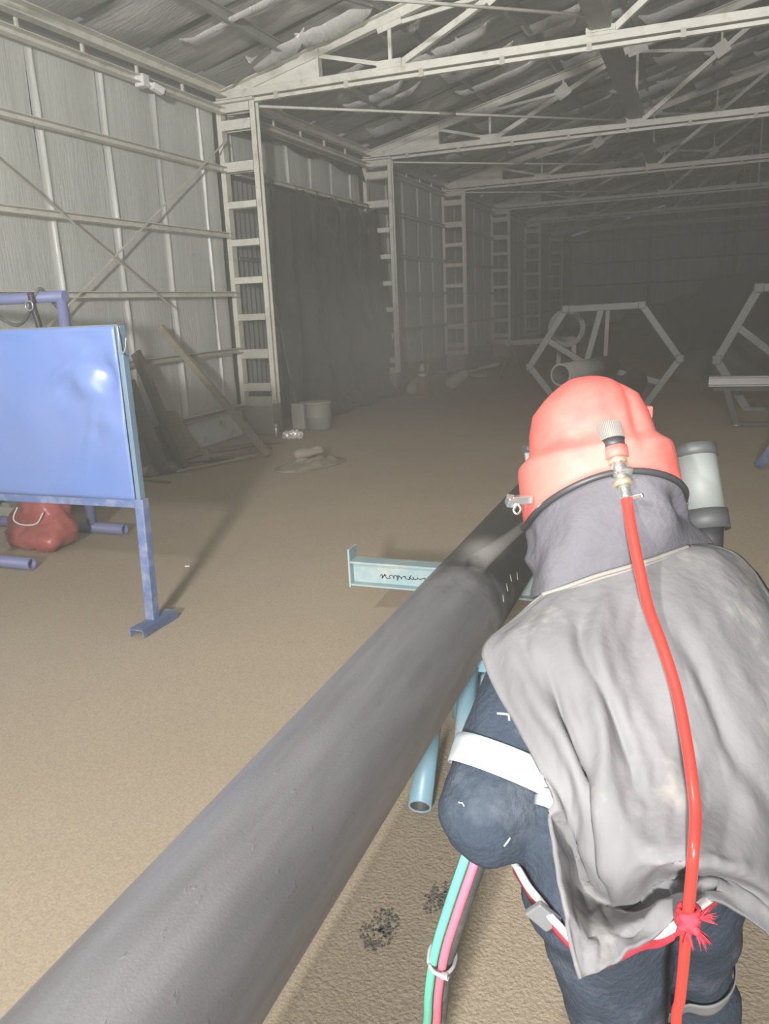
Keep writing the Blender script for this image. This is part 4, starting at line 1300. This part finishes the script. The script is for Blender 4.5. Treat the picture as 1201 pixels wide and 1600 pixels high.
def band(name, m, c, axis, r, width, parent, a0=0, a1=360, off=0.006, squash=1.0):
    """a strip of tape wrapped on the body: a ring that is pressed onto the surface along rays from outside"""
    axis = Vector(axis).normalized()
    u = axis.orthogonal().normalized()
    v = axis.cross(u)
    rows = []
    bvh = BVHTree.FromPolygons([vv.co.copy() for vv in body.data.vertices], [tuple(p.vertices) for p in body.data.polygons])
    n = 72
    full = a1 - a0 >= 360
    for k_ in range(5):
        d = (k_ / 4 - 0.5) * width
        row = []
        for j in range(n if full else n + 1):
            a = math.radians(a0 + (a1 - a0) * j / n)
            dr_ = u * math.cos(a) + v * math.sin(a)
            o_ = Vector(c) + axis * d
            hit = bvh.ray_cast(o_ + dr_ * r, -dr_)
            q = hit[0] + dr_ * off if hit[0] is not None else o_ + dr_ * r * 0.7
            row.append(q)
        rows.append(row)
    # smooth along the ring so the tape bridges wrinkles
    for row in rows:
        for _ in range(3):
            m_ = len(row)
            new = [(row[i - 1] + row[i] * 2 + row[(i + 1) % m_]) / 4 if full or 0 < i < m_ - 1 else row[i] for i in range(m_)]
            row[:] = new
    return MB().grid(rows, close=full).build(name, m, parent, solid=0.003)


from mathutils.bvhtree import BVHTree
ax = Vector(L_EL) - Vector(L_SH)
mid = Vector(L_SH).lerp(Vector(L_EL), 0.66)
band('sleeve_band', M['reflect'], mid, ax.normalized() + Vector((0.0, 0.12, -0.1)), 0.13, 0.050, body, off=0.007)
band('waist_band', M['reflect'], (-0.055, 1.20, 0.985), (-0.05, 0.55, 0.75), 0.30, 0.05, body, off=0.008)
band('knee_band', M['clip_grey'], (0.042, 1.385, 0.57), (0.02, 0.42, -0.9), 0.16, 0.045, body, off=0.007)
band('knee_band', M['clip_grey'], (-0.078, 1.245, 0.46), (0.0, 0.05, -1.0), 0.16, 0.045, body, off=0.007)
# white paint smears on the sleeve
bvh = BVHTree.FromPolygons([vv.co.copy() for vv in body.data.vertices], [tuple(p.vertices) for p in body.data.polygons])
for pts, rr in (([(-0.2935, 1.1374, 1.1901), (-0.2811, 1.1414, 1.1865), (-0.2693, 1.1432, 1.1762), (-0.2642, 1.143, 1.1682)], 0.0022), ([(-0.3382, 1.0451, 1.0781), (-0.335, 1.0435, 1.0675), (-0.3239, 1.0472, 1.0651), (-0.3153, 1.0487, 1.0581)], 0.0012), ([(-0.2303, 1.0661, 0.9992), (-0.2354, 1.0621, 0.9918), (-0.2405, 1.0581, 0.9845)], 0.0015)):
    q = []
    for p in pts:
        h = bvh.find_nearest(Vector(p))
        q.append(h[0] + h[1] * 0.001)
    MB().tube(spline(q, 4), rr, 6).build('paint_smear', M['paint'], body)

# boots
fw = Vector((-0.45, 0.89, 0)).normalized()
for (x, y) in ((-0.10, 1.19), (0.085, 1.40)):
    a = Vector((x, y, 0))
    blob('boot', [(a + Vector((0, 0, 0.14)), 0.055, a + Vector((0, 0, 0.06)), 0.055), (a - fw * 0.03 + Vector((0, 0, 0.045)), 0.043, a + fw * 0.17 + Vector((0, 0, 0.045)), 0.043)],
         0.012, 2, M['boot'], person)

# gloves: a palm, four fingers of different length curled round the hose, a thumb from the side
def glove(wrist, palm, axis, back, sgn):
    """axis = direction of the held hose, back = direction from hose to the back of the hand"""
    axis, back = Vector(axis).normalized(), Vector(back).normalized()
    palm = Vector(palm)
    side = axis.cross(back).normalized() * sgn
    caps = [(Vector(wrist), 0.040, palm + back * 0.03 - side * 0.02, 0.036), (palm + back * 0.034 - axis * 0.02, 0.026, palm + back * 0.034 + axis * 0.02, 0.026)]
    for i, ln in enumerate((0.9, 1.0, 0.95, 0.78)):
        o_ = palm + axis * (0.036 - 0.024 * i)
        k0 = o_ + back * 0.036 + side * 0.012
        k1 = o_ + back * (0.022) + side * 0.042 * ln
        k2 = o_ - back * (0.016) + side * 0.044 * ln
        k3 = o_ - back * (0.038 * ln) + side * 0.012
        caps += [(k0, 0.0115, k1, 0.0105), (k1, 0.0105, k2, 0.0098), (k2, 0.0098, k3, 0.009)]
    t0 = palm + axis * 0.03 + back * 0.03 - side * 0.02
    t1 = palm + axis * 0.058 - side * 0.034 + back * 0.004
    t2 = palm + axis * 0.05 - side * 0.018 - back * 0.034
    caps += [(t0, 0.016, t1, 0.013), (t1, 0.013, t2, 0.0105)]
    return blob('glove', caps, 0.0045, 2, M['glove'], person)


glove(R_HA, tuple(NZ0 + nd * 0.03), nd, (0.75, 0.25, 0.55), 1)
BL = spline([tuple(NZ0 + nd * 0.06), tuple(NZ0 - nd * 0.05), (-0.17, 1.86, 1.13), (-0.20, 1.70, 1.00), (-0.27, 1.53, 0.965)] + BUNDLE[1:] + [(-0.47, 1.24, 0.24), (-0.50, 1.14, 0.09), (-0.52, 0.95, 0.035), (-0.50, 0.5, 0.026), (-0.36, 0.0, 0.026), (-0.1, -0.6, 0.026)], 10)
glove(L_HA, (-0.285, 1.475, 0.962), (0.05, 0.9, -0.05), (0.35, -0.1, 0.9), -1)

# cape: the back panel (a grid of measured points) with pressed folds
fine = smooth_grid([[Vector(p) for p in r] for r in CAPE], 10, 12)
nr, nc = len(fine), len(fine[0])
ctr = Vector((-0.06, 1.30, 1.05))
rows = []
for i in range(nr):
    v = i / (nr - 1)
    r = []
    for j in range(nc):
        u = j / (nc - 1)
        p = fine[i][j]
        a = fine[min(i + 1, nr - 1)][j] - fine[max(i - 1, 0)][j]
        b = fine[i][min(j + 1, nc - 1)] - fine[i][max(j - 1, 0)]
        n = b.cross(a).normalized()
        if n.dot(p - ctr) < 0:
            n = -n
        # long folds falling from the left shoulder and the neck, fading in from the seam
        fd = 0.0
        s1 = u - (0.17 + 0.16 * v)
        fd += -0.026 * math.exp(-(s1 / 0.020) ** 2) * max(0, min(1, (v - 0.22) / 0.12)) * max(0, 1 - max(0, v - 0.62) / 0.12)
        s2 = u - (0.36 + 0.02 * math.sin(v * 9) - 0.10 * (v - 0.3))
        fd += 0.018 * math.exp(-(s2 / 0.035) ** 2) * max(0, math.sin(PI * min(1, max(0, (v - 0.10) / 0.6))))
        s3 = u - (0.30 + 0.45 * (v - 0.12))
        fd += -0.018 * math.exp(-(s3 / 0.025) ** 2) * max(0, math.sin(PI * min(1, max(0, (v - 0.12) / 0.38))))
        s4 = u - (0.60 + 0.7 * (v - 0.15))
        fd += -0.014 * math.exp(-(s4 / 0.03) ** 2) * max(0, math.sin(PI * min(1, max(0, (v - 0.15) / 0.4))))
        s5 = u - (0.12 + 0.3 * (v - 0.1))
        fd += -0.010 * math.exp(-(s5 / 0.022) ** 2) * max(0, math.sin(PI * min(1, max(0, (v - 0.12) / 0.25))))
        w_ = max(0, min(1, v / 0.12))
        fd += w_ * (0.012 * nz((u * 7, v * 3.2, 2)) + 0.018 * (0.22 - abs(nz((u * 6 - v * 3, v * 3.5, 8)))) + 0.010 * (0.22 - abs(nz((u * 11 + v * 4, v * 6, 3)))) + 0.002 * nz((u * 17, v * 9, 4)))
        r.append(p + n * fd)
    rows.append(r)
cape = MB().grid(rows).build('cape', M['cape'], person, solid=0.005)
# front panel of the cape over the chest, seen only from the far side
fr_ = []
for i in range(12):
    v = i / 11
    r = []
    for j in range(14):
        u = j / 13
        a = Vector(CAPE[2][6]).lerp(Vector((-0.32, 1.42, 1.14)), u)
        top_ = Vector((0.05, 1.66, 1.32)).lerp(Vector((-0.21, 1.44, 1.24)), u) + Vector((-0.10, 0.10, 0)) * math.sin(PI * u)
        low = Vector((0.16, 1.72, 0.98)).lerp(Vector((-0.30, 1.40, 1.03)), u) + Vector((-0.20, 0.24, -0.12)) * math.sin(PI * u)
        mid_ = a + Vector((-0.16, 0.20, 0.0)) * math.sin(PI * u)
        p = cr(top_, top_, mid_, low, v * 2) if v < 0.5 else cr(top_, mid_, low, low, v * 2 - 1)
        r.append(p + Vector((-0.015, 0.045, -0.045)) + Vector((-0.4, 0.6, 0)) * 0.015 * nz((u * 5, v * 2, 1)))
    fr_.append(r)
MB().grid(fr_).build('cape_front', M['cape'], person, solid=0.005)
sm = spline([Vector(p) + Vector((0.0, -0.002, 0.003)) for p in SEAM], 10)
MB().tube(sm, 0.0045, 8).build('seam', M['seam'], cape)
MB().tube([p + Vector((0, -0.008, -0.004)) for p in sm], 0.0025, 6).build('seam', M['seam'], cape)

# helmet
HC = Vector((-0.173, 1.620, 1.401))
hr = Vector((0.274, 0.114, 0.024)).normalized()
hf = Vector((-0.056, 0.145, -0.058))
hf = (hf - hr * hf.dot(hr)).normalized()
hu = hr.cross(hf).normalized()
HL = lambda x, y, z: HC + hr * x + hf * y + hu * z


def helmet_point(th, s):
    """th: 0 right, 90 front, 270 back; s: height above the rim plane"""
    prof = [(-0.03, .150, .160), (0.0, .150, .162), (0.075, .148, .160), (0.092, .145, .158), (0.102, .133, .148), (0.115, .119, .139), (0.16, .112, .132),
            (0.195, .101, .120), (0.216, .081, .102), (0.234, .058, .080), (0.246, .038, .053), (0.253, .025, .026), (0.255, .001, .001)]
    for i in range(len(prof) - 1):
        if s <= prof[i + 1][0] or i == len(prof) - 2:
            q = min(1, max(0, (s - prof[i][0]) / (prof[i + 1][0] - prof[i][0])))
            a = prof[i][1] + (prof[i + 1][1] - prof[i][1]) * q
            b = prof[i][2] + (prof[i + 1][2] - prof[i][2]) * q
            break
    c, sn = math.cos(th), math.sin(th)
    e = 2.5
    k_ = (abs(c) ** e + abs(sn) ** e) ** (-1 / e)
    x, y = a * c * k_, b * sn * k_
    # raised spine down the back and crown, with a strake on the right of it
    if s > 0.06:
        g_ = min(1, (s - 0.06) / 0.05) * min(1, max(0, (0.262 - s) / 0.04))
        back = max(0, -sn)
        spine = math.exp(-((x - 0.012) / 0.034) ** 4) * back
        groove = math.exp(-((x - 0.058) / 0.014) ** 2) * back
        f_ = 1 + g_ * (0.055 * spine - 0.055 * groove)
        x, y = x * f_, y * f_
    return x, y


def rim_height(th):
    bk = max(0, -math.sin(th))
    return -0.005 + 0.045 * bk ** 1.5 - 0.018 * abs(math.cos(th)) ** 2


rows = []
S_LIST = [0, .03, .06, .08, .09, .094, .098, .103, .109, .115, .125, .14, .16, .18, .195, .207, .218, .228, .237, .244, .249, .253, .255]
for s in S_LIST:
    r = []
    for j in range(96):
        th = 2 * PI * j / 96
        s2 = max(s, 0)
        if s < 0.09:
            s2 = rim_height(th) + (0.09 - rim_height(th)) * s / 0.09
        x, y = helmet_point(th, s2)
        # the helmet leans its crown a little forward
        r.append(HL(x, y + 0.10 * max(0, s2 - 0.09) * 0.3, s2))
    rows.append(r)
helmet = MB().grid(rows, close=True).build('helmet', M['helmet'], person, solid=0.004)
# black rim cord with a buckle, seen round the back
rc = [HL(*helmet_point(2 * PI * j / 96, 0.0), rim_height(2 * PI * j / 96) - 0.004) for j in range(97)]
rc = [p + (p - HC).normalized() * 0.004 for p in rc]
MB().tube(rc, 0.0065, 8).build('rim_strap', M['black'], helmet)
ib = [j for j in range(97) if 66 <= j <= 74]
p = rc[73]
MB().box(p + Vector((0.002, -0.006, 0.0)), (0.022, 0.012, 0.018), (0.3, 0.1, 0.4)).build('strap_buckle', M['black_dusty'], helmet, bevel=0.002)
p = rc[94]
MB().box(p, (0.02, 0.02, 0.02), (0.3, 0.1, 0.4)).build('strap_buckle', M['black_dusty'], helmet, bevel=0.003)
# plated latch sticking out at the left
a, b = HL(-0.146, -0.07, 0.018), HL(-0.186, -0.075, 0.020)
MB().bar(a, b, 0.018, 0.016).build('latch', M['chrome'], helmet, bevel=0.002)
MB().box(HL(-0.188, -0.075, 0.019), (0.016, 0.022, 0.020), (0.3, 0.2, 0.5)).build('latch', M['chrome'], helmet, bevel=0.003)
MB().tube(spline([HL(-0.176, -0.08, 0.012), HL(-0.186, -0.082, 0.0), HL(-0.180, -0.082, -0.008), HL(-0.172, -0.08, 0.0), HL(-0.176, -0.08, 0.012)]), 0.0025, 6).build('latch_ring', M['chrome'], helmet)
MB().box(HL(0.116, -0.03, 0.165), (0.012, 0.02, 0.024), (0, 0, 0.4)).build('side_button', M['helmet'], helmet, bevel=0.003)
# front window, away from the camera
wn = []
for i in range(2):
    r = []
    for j in range(13):
        th = math.radians(48 + 84 * j / 12)
        x, y = helmet_point(th, 0.05)
        r.append(HL(x * 1.02, y * 1.02 + 0.004, 0.03 + 0.12 * i))
    wn.append(r)
MB().grid(wn).build('window', M['lens'], helmet, solid=0.006)
for z in (0.03, 0.15):
    MB().tube([HL(*[q * 1.03 for q in helmet_point(math.radians(48 + 84 * j / 12), 0.05)], z) for j in range(13)], 0.009, 8).build('window_frame', M['black'], helmet)

# swung-out outer visor at the right: a curved hazy lens between a rim and a deep lower band
vt, vb = Vector((-0.0033, 1.8435, 1.4723)), Vector((0.0241, 1.7834, 1.3338))
va = (vb - vt).normalized()
vx = Vector((0.93, 0.35, 0)) - va * va.dot(Vector((0.93, 0.35, 0)))
vx.normalize()
vy = va.cross(vx).normalized()
if vy.y > 0:
    vy = -vy
def arc(r, z0, z1, a0=-120, a1=100, n=28, r2=None):
    rows_ = []
    for i in range(2):
        rr_ = r if i == 0 or r2 is None else r2
        rows_.append([vt + va * (z0, z1)[i] + vx * rr_ * math.sin(math.radians(a0 + (a1 - a0) * j / n)) + vy * rr_ * math.cos(math.radians(a0 + (a1 - a0) * j / n)) for j in range(n + 1)])
    return MB().grid(rows_)
visor = arc(0.0435, 0.0, 0.150).build('visor_lens', M['lens'], helmet, solid=0.003)
arc(0.0445, -0.006, 0.019, r2=0.0450).build('visor_rim', M['lens_rim'], helmet, solid=0.005)
arc(0.0475, 0.136, 0.178, r2=0.0480).build('visor_band', M['lens_rim'], helmet, solid=0.006)
arc(0.036, 0.17, 0.24, r2=0.024).build('visor_collar', M['black'], helmet, solid=0.004)
MB().bar(vt + va * 0.02 - vx * 0.044, vt + va * 0.165 - vx * 0.048, 0.012, 0.02, vy).build('visor_hinge', M['black'], helmet)

# air inlet at the back of the helmet
A0, A1 = Vector((-0.1428, 1.5202, 1.5447)), Vector((-0.1151, 1.4726, 1.4638))
d0 = (A1 - A0).normalized()
ln = (A1 - A0).length
q0 = A0 - d0 * 0.004 + Vector((0.0, 0.012, -0.002))
def seg(name, f0, f1, r0, r1, m, n=24, rib=0):
    r0, r1 = r0 * 1.15, r1 * 1.15
    prof = [(r0, 0), (r1, (f1 - f0) * ln)]
    if rib:
        prof = []
        for i in range(rib * 2 + 1):
            prof.append((r0 + (0.0015 if i % 2 else 0), (f1 - f0) * ln * i / (rib * 2)))
    MB().lathe(prof, A0 + d0 * f0 * ln, n, d0).build(name, m, helmet)
# ribbed collar screwed into the shell
g = MB()
n = 44
for i in range(n):
    a = 2 * PI * i / n
    u = d0.orthogonal().normalized(); v = d0.cross(u)
    for_ = u * math.cos(a) + v * math.sin(a)
    g.bar(A0 - d0 * 0.030 + for_ * 0.0215, A0 + d0 * 0.006 + for_ * 0.0215, 0.002, 0.003, for_)
g.lathe([(0.0215, 0), (0.0215, 0.034), (0.019, 0.038)], A0 - d0 * 0.031, 28, d0)
g.build('inlet_collar', M['seam'], helmet)
seg('inlet_tape', 0.02, 0.20, 0.0205, 0.0195, M['black'])
seg('inlet_fitting', 0.18, 0.40, 0.0215, 0.0205, M['helmet'], 8)
seg('inlet_nut', 0.40, 0.50, 0.0185, 0.0170, M['brass'], 6)
seg('coupling', 0.48, 0.72, 0.0158, 0.0148, M['chrome'], 8)
seg('coupling_ring', 0.70, 0.84, 0.0150, 0.0150, M['chrome'])
seg('coupling_nut', 0.83, 0.93, 0.0160, 0.0150, M['brass'], 12)
seg('hose_tail', 0.92, 1.10, 0.0105, 0.0105, M['chrome'])

# hood: cloth collar hanging from the helmet rim to the cape seam
bot = [Vector(p) for p in CAPE[0]] + [Vector((0.04, 1.72, 1.30)), Vector((-0.03, 1.79, 1.27)), Vector((-0.15, 1.80, 1.24)), Vector((-0.24, 1.70, 1.22)), Vector((-0.285, 1.55, 1.23)), Vector((-0.275, 1.44, 1.255))]
ths = [205, 225, 248, 268, 290, 312, 335, 15, 55, 100, 140, 168, 188]
topr, mid1, mid2 = [], [], []
for b, th in zip(bot, ths):
    th = math.radians(th)
    x, y = helmet_point(th, 0.0)
    s_ = rim_height(th)
    tp = HL(x * 0.965, y * 0.965, s_ + 0.015)
    lw = HL(x * 0.985, y * 0.985, s_ - 0.012)
    topr.append(tp)
    mid1.append(lw)
    out = (HL(x, y, s_) - HC).normalized()
    mid2.append(lw.lerp(b, 0.55) + Vector((out.x, out.y, 0)) * (0.016 if 225 < math.degrees(th) < 300 else -0.004) + Vector((0, 0, 0.006)))
ring = []
for R_ in (topr, mid1, mid2, bot):
    n = len(R_)
    rr_ = []
    for i in range(n):
        for t_ in range(8):
            rr_.append(cr(R_[i - 1], R_[i], R_[(i + 1) % n], R_[(i + 2) % n], t_ / 8))
    ring.append(rr_)
rows = []
cols = [spline([ring[k_][j] for k_ in range(4)], 8) for j in range(len(ring[0]))]
for i in range(len(cols[0])):
    r = []
    v = i / (len(cols[0]) - 1)
    for j in range(len(cols)):
        a = 2 * PI * j / len(cols)
        p = cols[j][i]
        o_ = Vector((p.x + 0.16, p.y - 1.6, 0)).normalized()
        env = max(0, math.sin(PI * min(1, max(0, (v - 0.3) / 0.68))))
        fd = env * (0.016 * nz((math.cos(a) * 1.6, math.sin(a) * 1.6, v * 2.2)) + 0.028 * (0.2 - abs(nz((math.cos(a) * 1.2 + v * 0.8, math.sin(a) * 1.2 + v, v * 2.4 + 2)))))
        r.append(p + o_ * fd)
    rows.append(r)
hood = MB().grid(rows, close=True).build('hood', M['hood'], person, solid=0.004)

# belt: red webbing with a white cord, tied round the waist; visible at the left hip and at the back
def on_body(p, off=0.008):
    h = bvh.find_nearest(Vector(p))
    return h[0] + h[1] * off


bl_ = [on_body(p) for p in BELT_L]
br_ = [(Vector(p)) for p in BELT_R]
path = spline(bl_ + br_ + [on_body((0.10, 1.08, 0.97)), on_body((0.18, 1.23, 0.93)), on_body((0.10, 1.36, 0.91)), on_body((-0.06, 1.36, 0.91)), on_body((-0.20, 1.27, 0.915)), bl_[0]], 8)
g = MB()
rr_ = []
for i, p in enumerate(path):
    rr_.append([p + Vector((0, 0, 0.012)), p + Vector((0, -0.003, -0.0)), p + Vector((0, 0, -0.014))])
belt = MB().grid(rr_).build('belt', M['red_cloth'], person, solid=0.006)
MB().tube([p + (p - Vector((-0.05, 1.15, p.z))).normalized() * 0.006 + Vector((0, 0, 0.013)) for p in path], 0.0062, 8).build('belt_cord', M['white_cord'], belt)
p = bl_[3].lerp(bl_[4], 0.1)
MB().box(p + Vector((-0.004, -0.012, 0.002)), (0.045, 0.012, 0.034), (0.2, 0.75, 0.25)).build('belt_clip', M['clip_grey'], belt, bevel=0.003)
# knot with frayed ends that ties the hose to the belt
K = Vector((0.0205, 0.9589, 1.0171))
kc = []
rnd = random.Random(5)
for i in range(5):
    # short loops of cloth wound over each other round the hose
    z0 = -0.010 + 0.005 * i
    tl = rnd.uniform(-0.5, 0.5)
    lp = [K + Vector((0.0125 * math.cos(a), 0.0125 * math.sin(a), z0 + 0.008 * tl * math.cos(a))) for a in [q * PI / 5 for q in range(11)]]
    kc += [(lp[q], 0.0042, lp[q + 1], 0.0042) for q in range(10)]
kc += [(K + Vector((-0.008, -0.014, 0.008)), 0.005, K + Vector((0.010, -0.016, -0.006)), 0.006), (K + Vector((0.010, -0.015, 0.008)), 0.005, K + Vector((-0.008, -0.015, -0.008)), 0.005)]
kn = blob('knot', kc, 0.0022, 1, M['red_cloth'], belt, wrinkle=lambda p: 0.0015 * nz(p, 300))
rnd = random.Random(11)
fz = MB()
for base, dirn, n_ in (((0.012, -0.010, 0.008), (0.75, -0.1, 0.55), 26), ((0.009, -0.012, -0.007), (0.55, -0.1, -0.65), 30), ((0.0, -0.012, -0.012), (0.05, -0.1, -1), 8)):
    for i in range(n_):
        d = (Vector(dirn) + Vector((rnd.uniform(-.35, .35), rnd.uniform(-.35, .35), rnd.uniform(-.35, .35)))).normalized()
        s_ = K + Vector(base)
        l_ = 0.010 + 0.016 * rnd.random()
        fz.tube([s_, s_ + d * l_ * 0.5, s_ + d * l_ + Vector((0, 0, -0.005 * rnd.random()))], [0.0016, 0.0010, 0.0004], 4)
fo = fz.build('frayed_threads', M['red_cloth'], belt)
fo['kind'] = 'stuff'

# ---------------------------------------------------------------- red air hose from the helmet inlet down the back
hp = spline([Vector(p) + Vector((-0.2, -0.75, 0.6)) * ((0, 0.006, 0.016, 0.026, 0.032, 0.032, 0.028, 0.024, 0.018, 0.014, 0.008)[i] if i < 11 else 0) for i, p in enumerate(HOSE)] + [Vector((0.03, 1.00, 0.55)), Vector((0.05, 0.95, 0.25)), Vector((0.09, 0.82, 0.06)), Vector((0.16, 0.5, 0.014)), Vector((0.35, 0.0, 0.014)), Vector((0.5, -0.6, 0.014))], 12)
red = MB().tube(hp, [0.0102 - 0.0027 * min(1, i / 120) for i in range(len(hp))], 16).build('red_air_hose', M['red_hose'])
tag(red, 'red air hose hanging from the helmet inlet down over the grey cape', 'hose')
p, q = hp[2], hp[6]
dd = (q - p).normalized()
MB().lathe([(0.0115, 0), (0.0125, 0.002), (0.0125, 0.011), (0.0115, 0.013)], p, 20, dd).build('hose_clamp', M['chrome'], red)
MB().bar(p + dd * 0.006 + Vector((0.013, -0.006, 0.0)), p + dd * 0.006 + Vector((0.030, -0.010, 0.006)), 0.009, 0.009).build('clamp_screw', M['chrome'], red, bevel=0.002)

# ---------------------------------------------------------------- blast hose, nozzle and the two thin control hoses
bh = MB().tube(BL, 0.0235, 18).build('blast_hose', M['black_dusty'])
tag(bh, 'thick black blast hose running down from under the left elbow', 'hose')
t = thing('blast_nozzle', tuple(NZ0), 'blasting nozzle held out towards the pipe, hidden by the helmet', 'nozzle')
MB().lathe([(0.030, 0.0), (0.032, 0.01), (0.032, 0.10), (0.026, 0.13), (0.022, 0.22), (0.024, 0.25), (0.024, 0.29), (0.014, 0.292)], NZ0 + nd * 0.06, 20, nd).build('nozzle_body', M['dark'], t)
MB().bar(NZ0 + nd * 0.07 + Vector((0, 0, 0.035)), NZ0 + nd * 0.19 + Vector((0, 0, 0.055)), 0.014, 0.008).build('deadman_lever', M['grey_steel'], t)
cen = BL
lo = [i for i, p in enumerate(cen)]
def follow(du, dz, r, name, m, label):
    out = []
    for i in range(6, len(cen)):
        p = cen[i]
        d = (cen[min(i + 1, len(cen) - 1)] - cen[i - 1]).normalized()
        cam_dir = (Vector((0, 0, 1.8)) - p)
        if p.z < 0.3:
            cam_dir = Vector((0.1, -0.3, 1))
        cam_dir = (cam_dir - d * cam_dir.dot(d)).normalized()
        sd = d.cross(cam_dir)
        out.append(p + cam_dir * dz + sd * du)
    # keep the offset from flipping or jumping
    for _ in range(4):
        out = [out[0]] + [(out[i - 1] + out[i] * 2 + out[i + 1]) / 4 for i in range(1, len(out) - 1)] + [out[-1]]
    o_ = MB().tube(out, r, 10).build(name, m)
    tag(o_, label, 'hose')
    return out
g_path = follow(0.0135 * 1, 0.0265, 0.0085, 'green_control_hose', M['green_hose'], 'thin mint-green hose strapped along the black blast hose')
follow(-0.0040 * 1, 0.0300, 0.0080, 'pink_control_hose', M['pink_hose'], 'thin pink hose strapped along the black blast hose')
zt = Vector((-0.3932, 1.1749, 0.6564))
bi = min(range(2, len(BL) - 2), key=lambda i: (BL[i] - zt).length)
for k_ in (0,):
    dd = (BL[bi + 1] - BL[bi - 1]).normalized()
    u = dd.orthogonal().normalized(); v = dd.cross(u)
    cdir = (Vector((0, 0, 1.8)) - BL[bi]); cdir = (cdir - dd * cdir.dot(dd)).normalized()
    cc = BL[bi] + cdir * 0.006
    loop = [cc + (u * math.cos(2 * PI * j / 32) + v * math.sin(2 * PI * j / 32)) * 0.0245 + cdir * 0.011 * max(0, (u * math.cos(2 * PI * j / 32) + v * math.sin(2 * PI * j / 32)).dot(cdir)) ** 1 for j in range(33)]
    loop = [p + cdir * 0.006 if (p - cc).dot(cdir) > 0.01 else p for p in loop]
    o = MB().tube(loop, 0.0035, 8).build('zip_tie', M['grey_tape'])
    tag(o, 'grey cable tie strapping the green and pink hoses to the blast hose', 'cable tie')
    sdv = dd.cross(cdir)
    MB().box(cc + cdir * 0.041 - sdv * 0.012, (0.012, 0.010, 0.010)).build('tie_head', M['grey_tape'], o, bevel=0.002)
    MB().bar(cc + cdir * 0.041 + sdv * 0.004, cc + cdir * 0.044 - sdv * 0.020, 0.007, 0.003).build('tie_tail', M['grey_tape'], o)

# ---------------------------------------------------------------- the jet of abrasive from nozzle to pipe
T = PXZ_T
tip = TIP
jd = (T - tip).normalized()
jl = (T - tip).length
o = MB().lathe([(0.010, 0), (0.016, jl * 0.3), (0.028, jl * 0.7), (0.042, jl * 0.97), (0.038, jl * 0.985)], tip, 20, jd).build('abrasive_jet', volume_material('abrasive_jet', (0.95, 0.93, 0.86), 1.6, 0.1))
tag(o, 'pale jet of abrasive dust striking the top of the long pipe', 'dust jet', kind='stuff')
sp_ = MB()
rows = []
for i in range(9):
    a = -PI / 2 + PI * i / 8
    rows.append([(T.x + 0.02 + 0.13 * math.cos(a) * math.cos(2 * PI * j / 24), T.y + 0.02 + 0.20 * math.cos(a) * math.sin(2 * PI * j / 24), T.z + 0.06 + 0.055 * math.sin(a)) for j in range(24)])
o = sp_.grid(rows, close=True).build('dust_splash', volume_material('dust_splash', (0.95, 0.93, 0.86), 6.0, 0.1, True))
tag(o, 'small puff of pale dust where the jet strikes the long pipe', 'dust puff', kind='stuff')
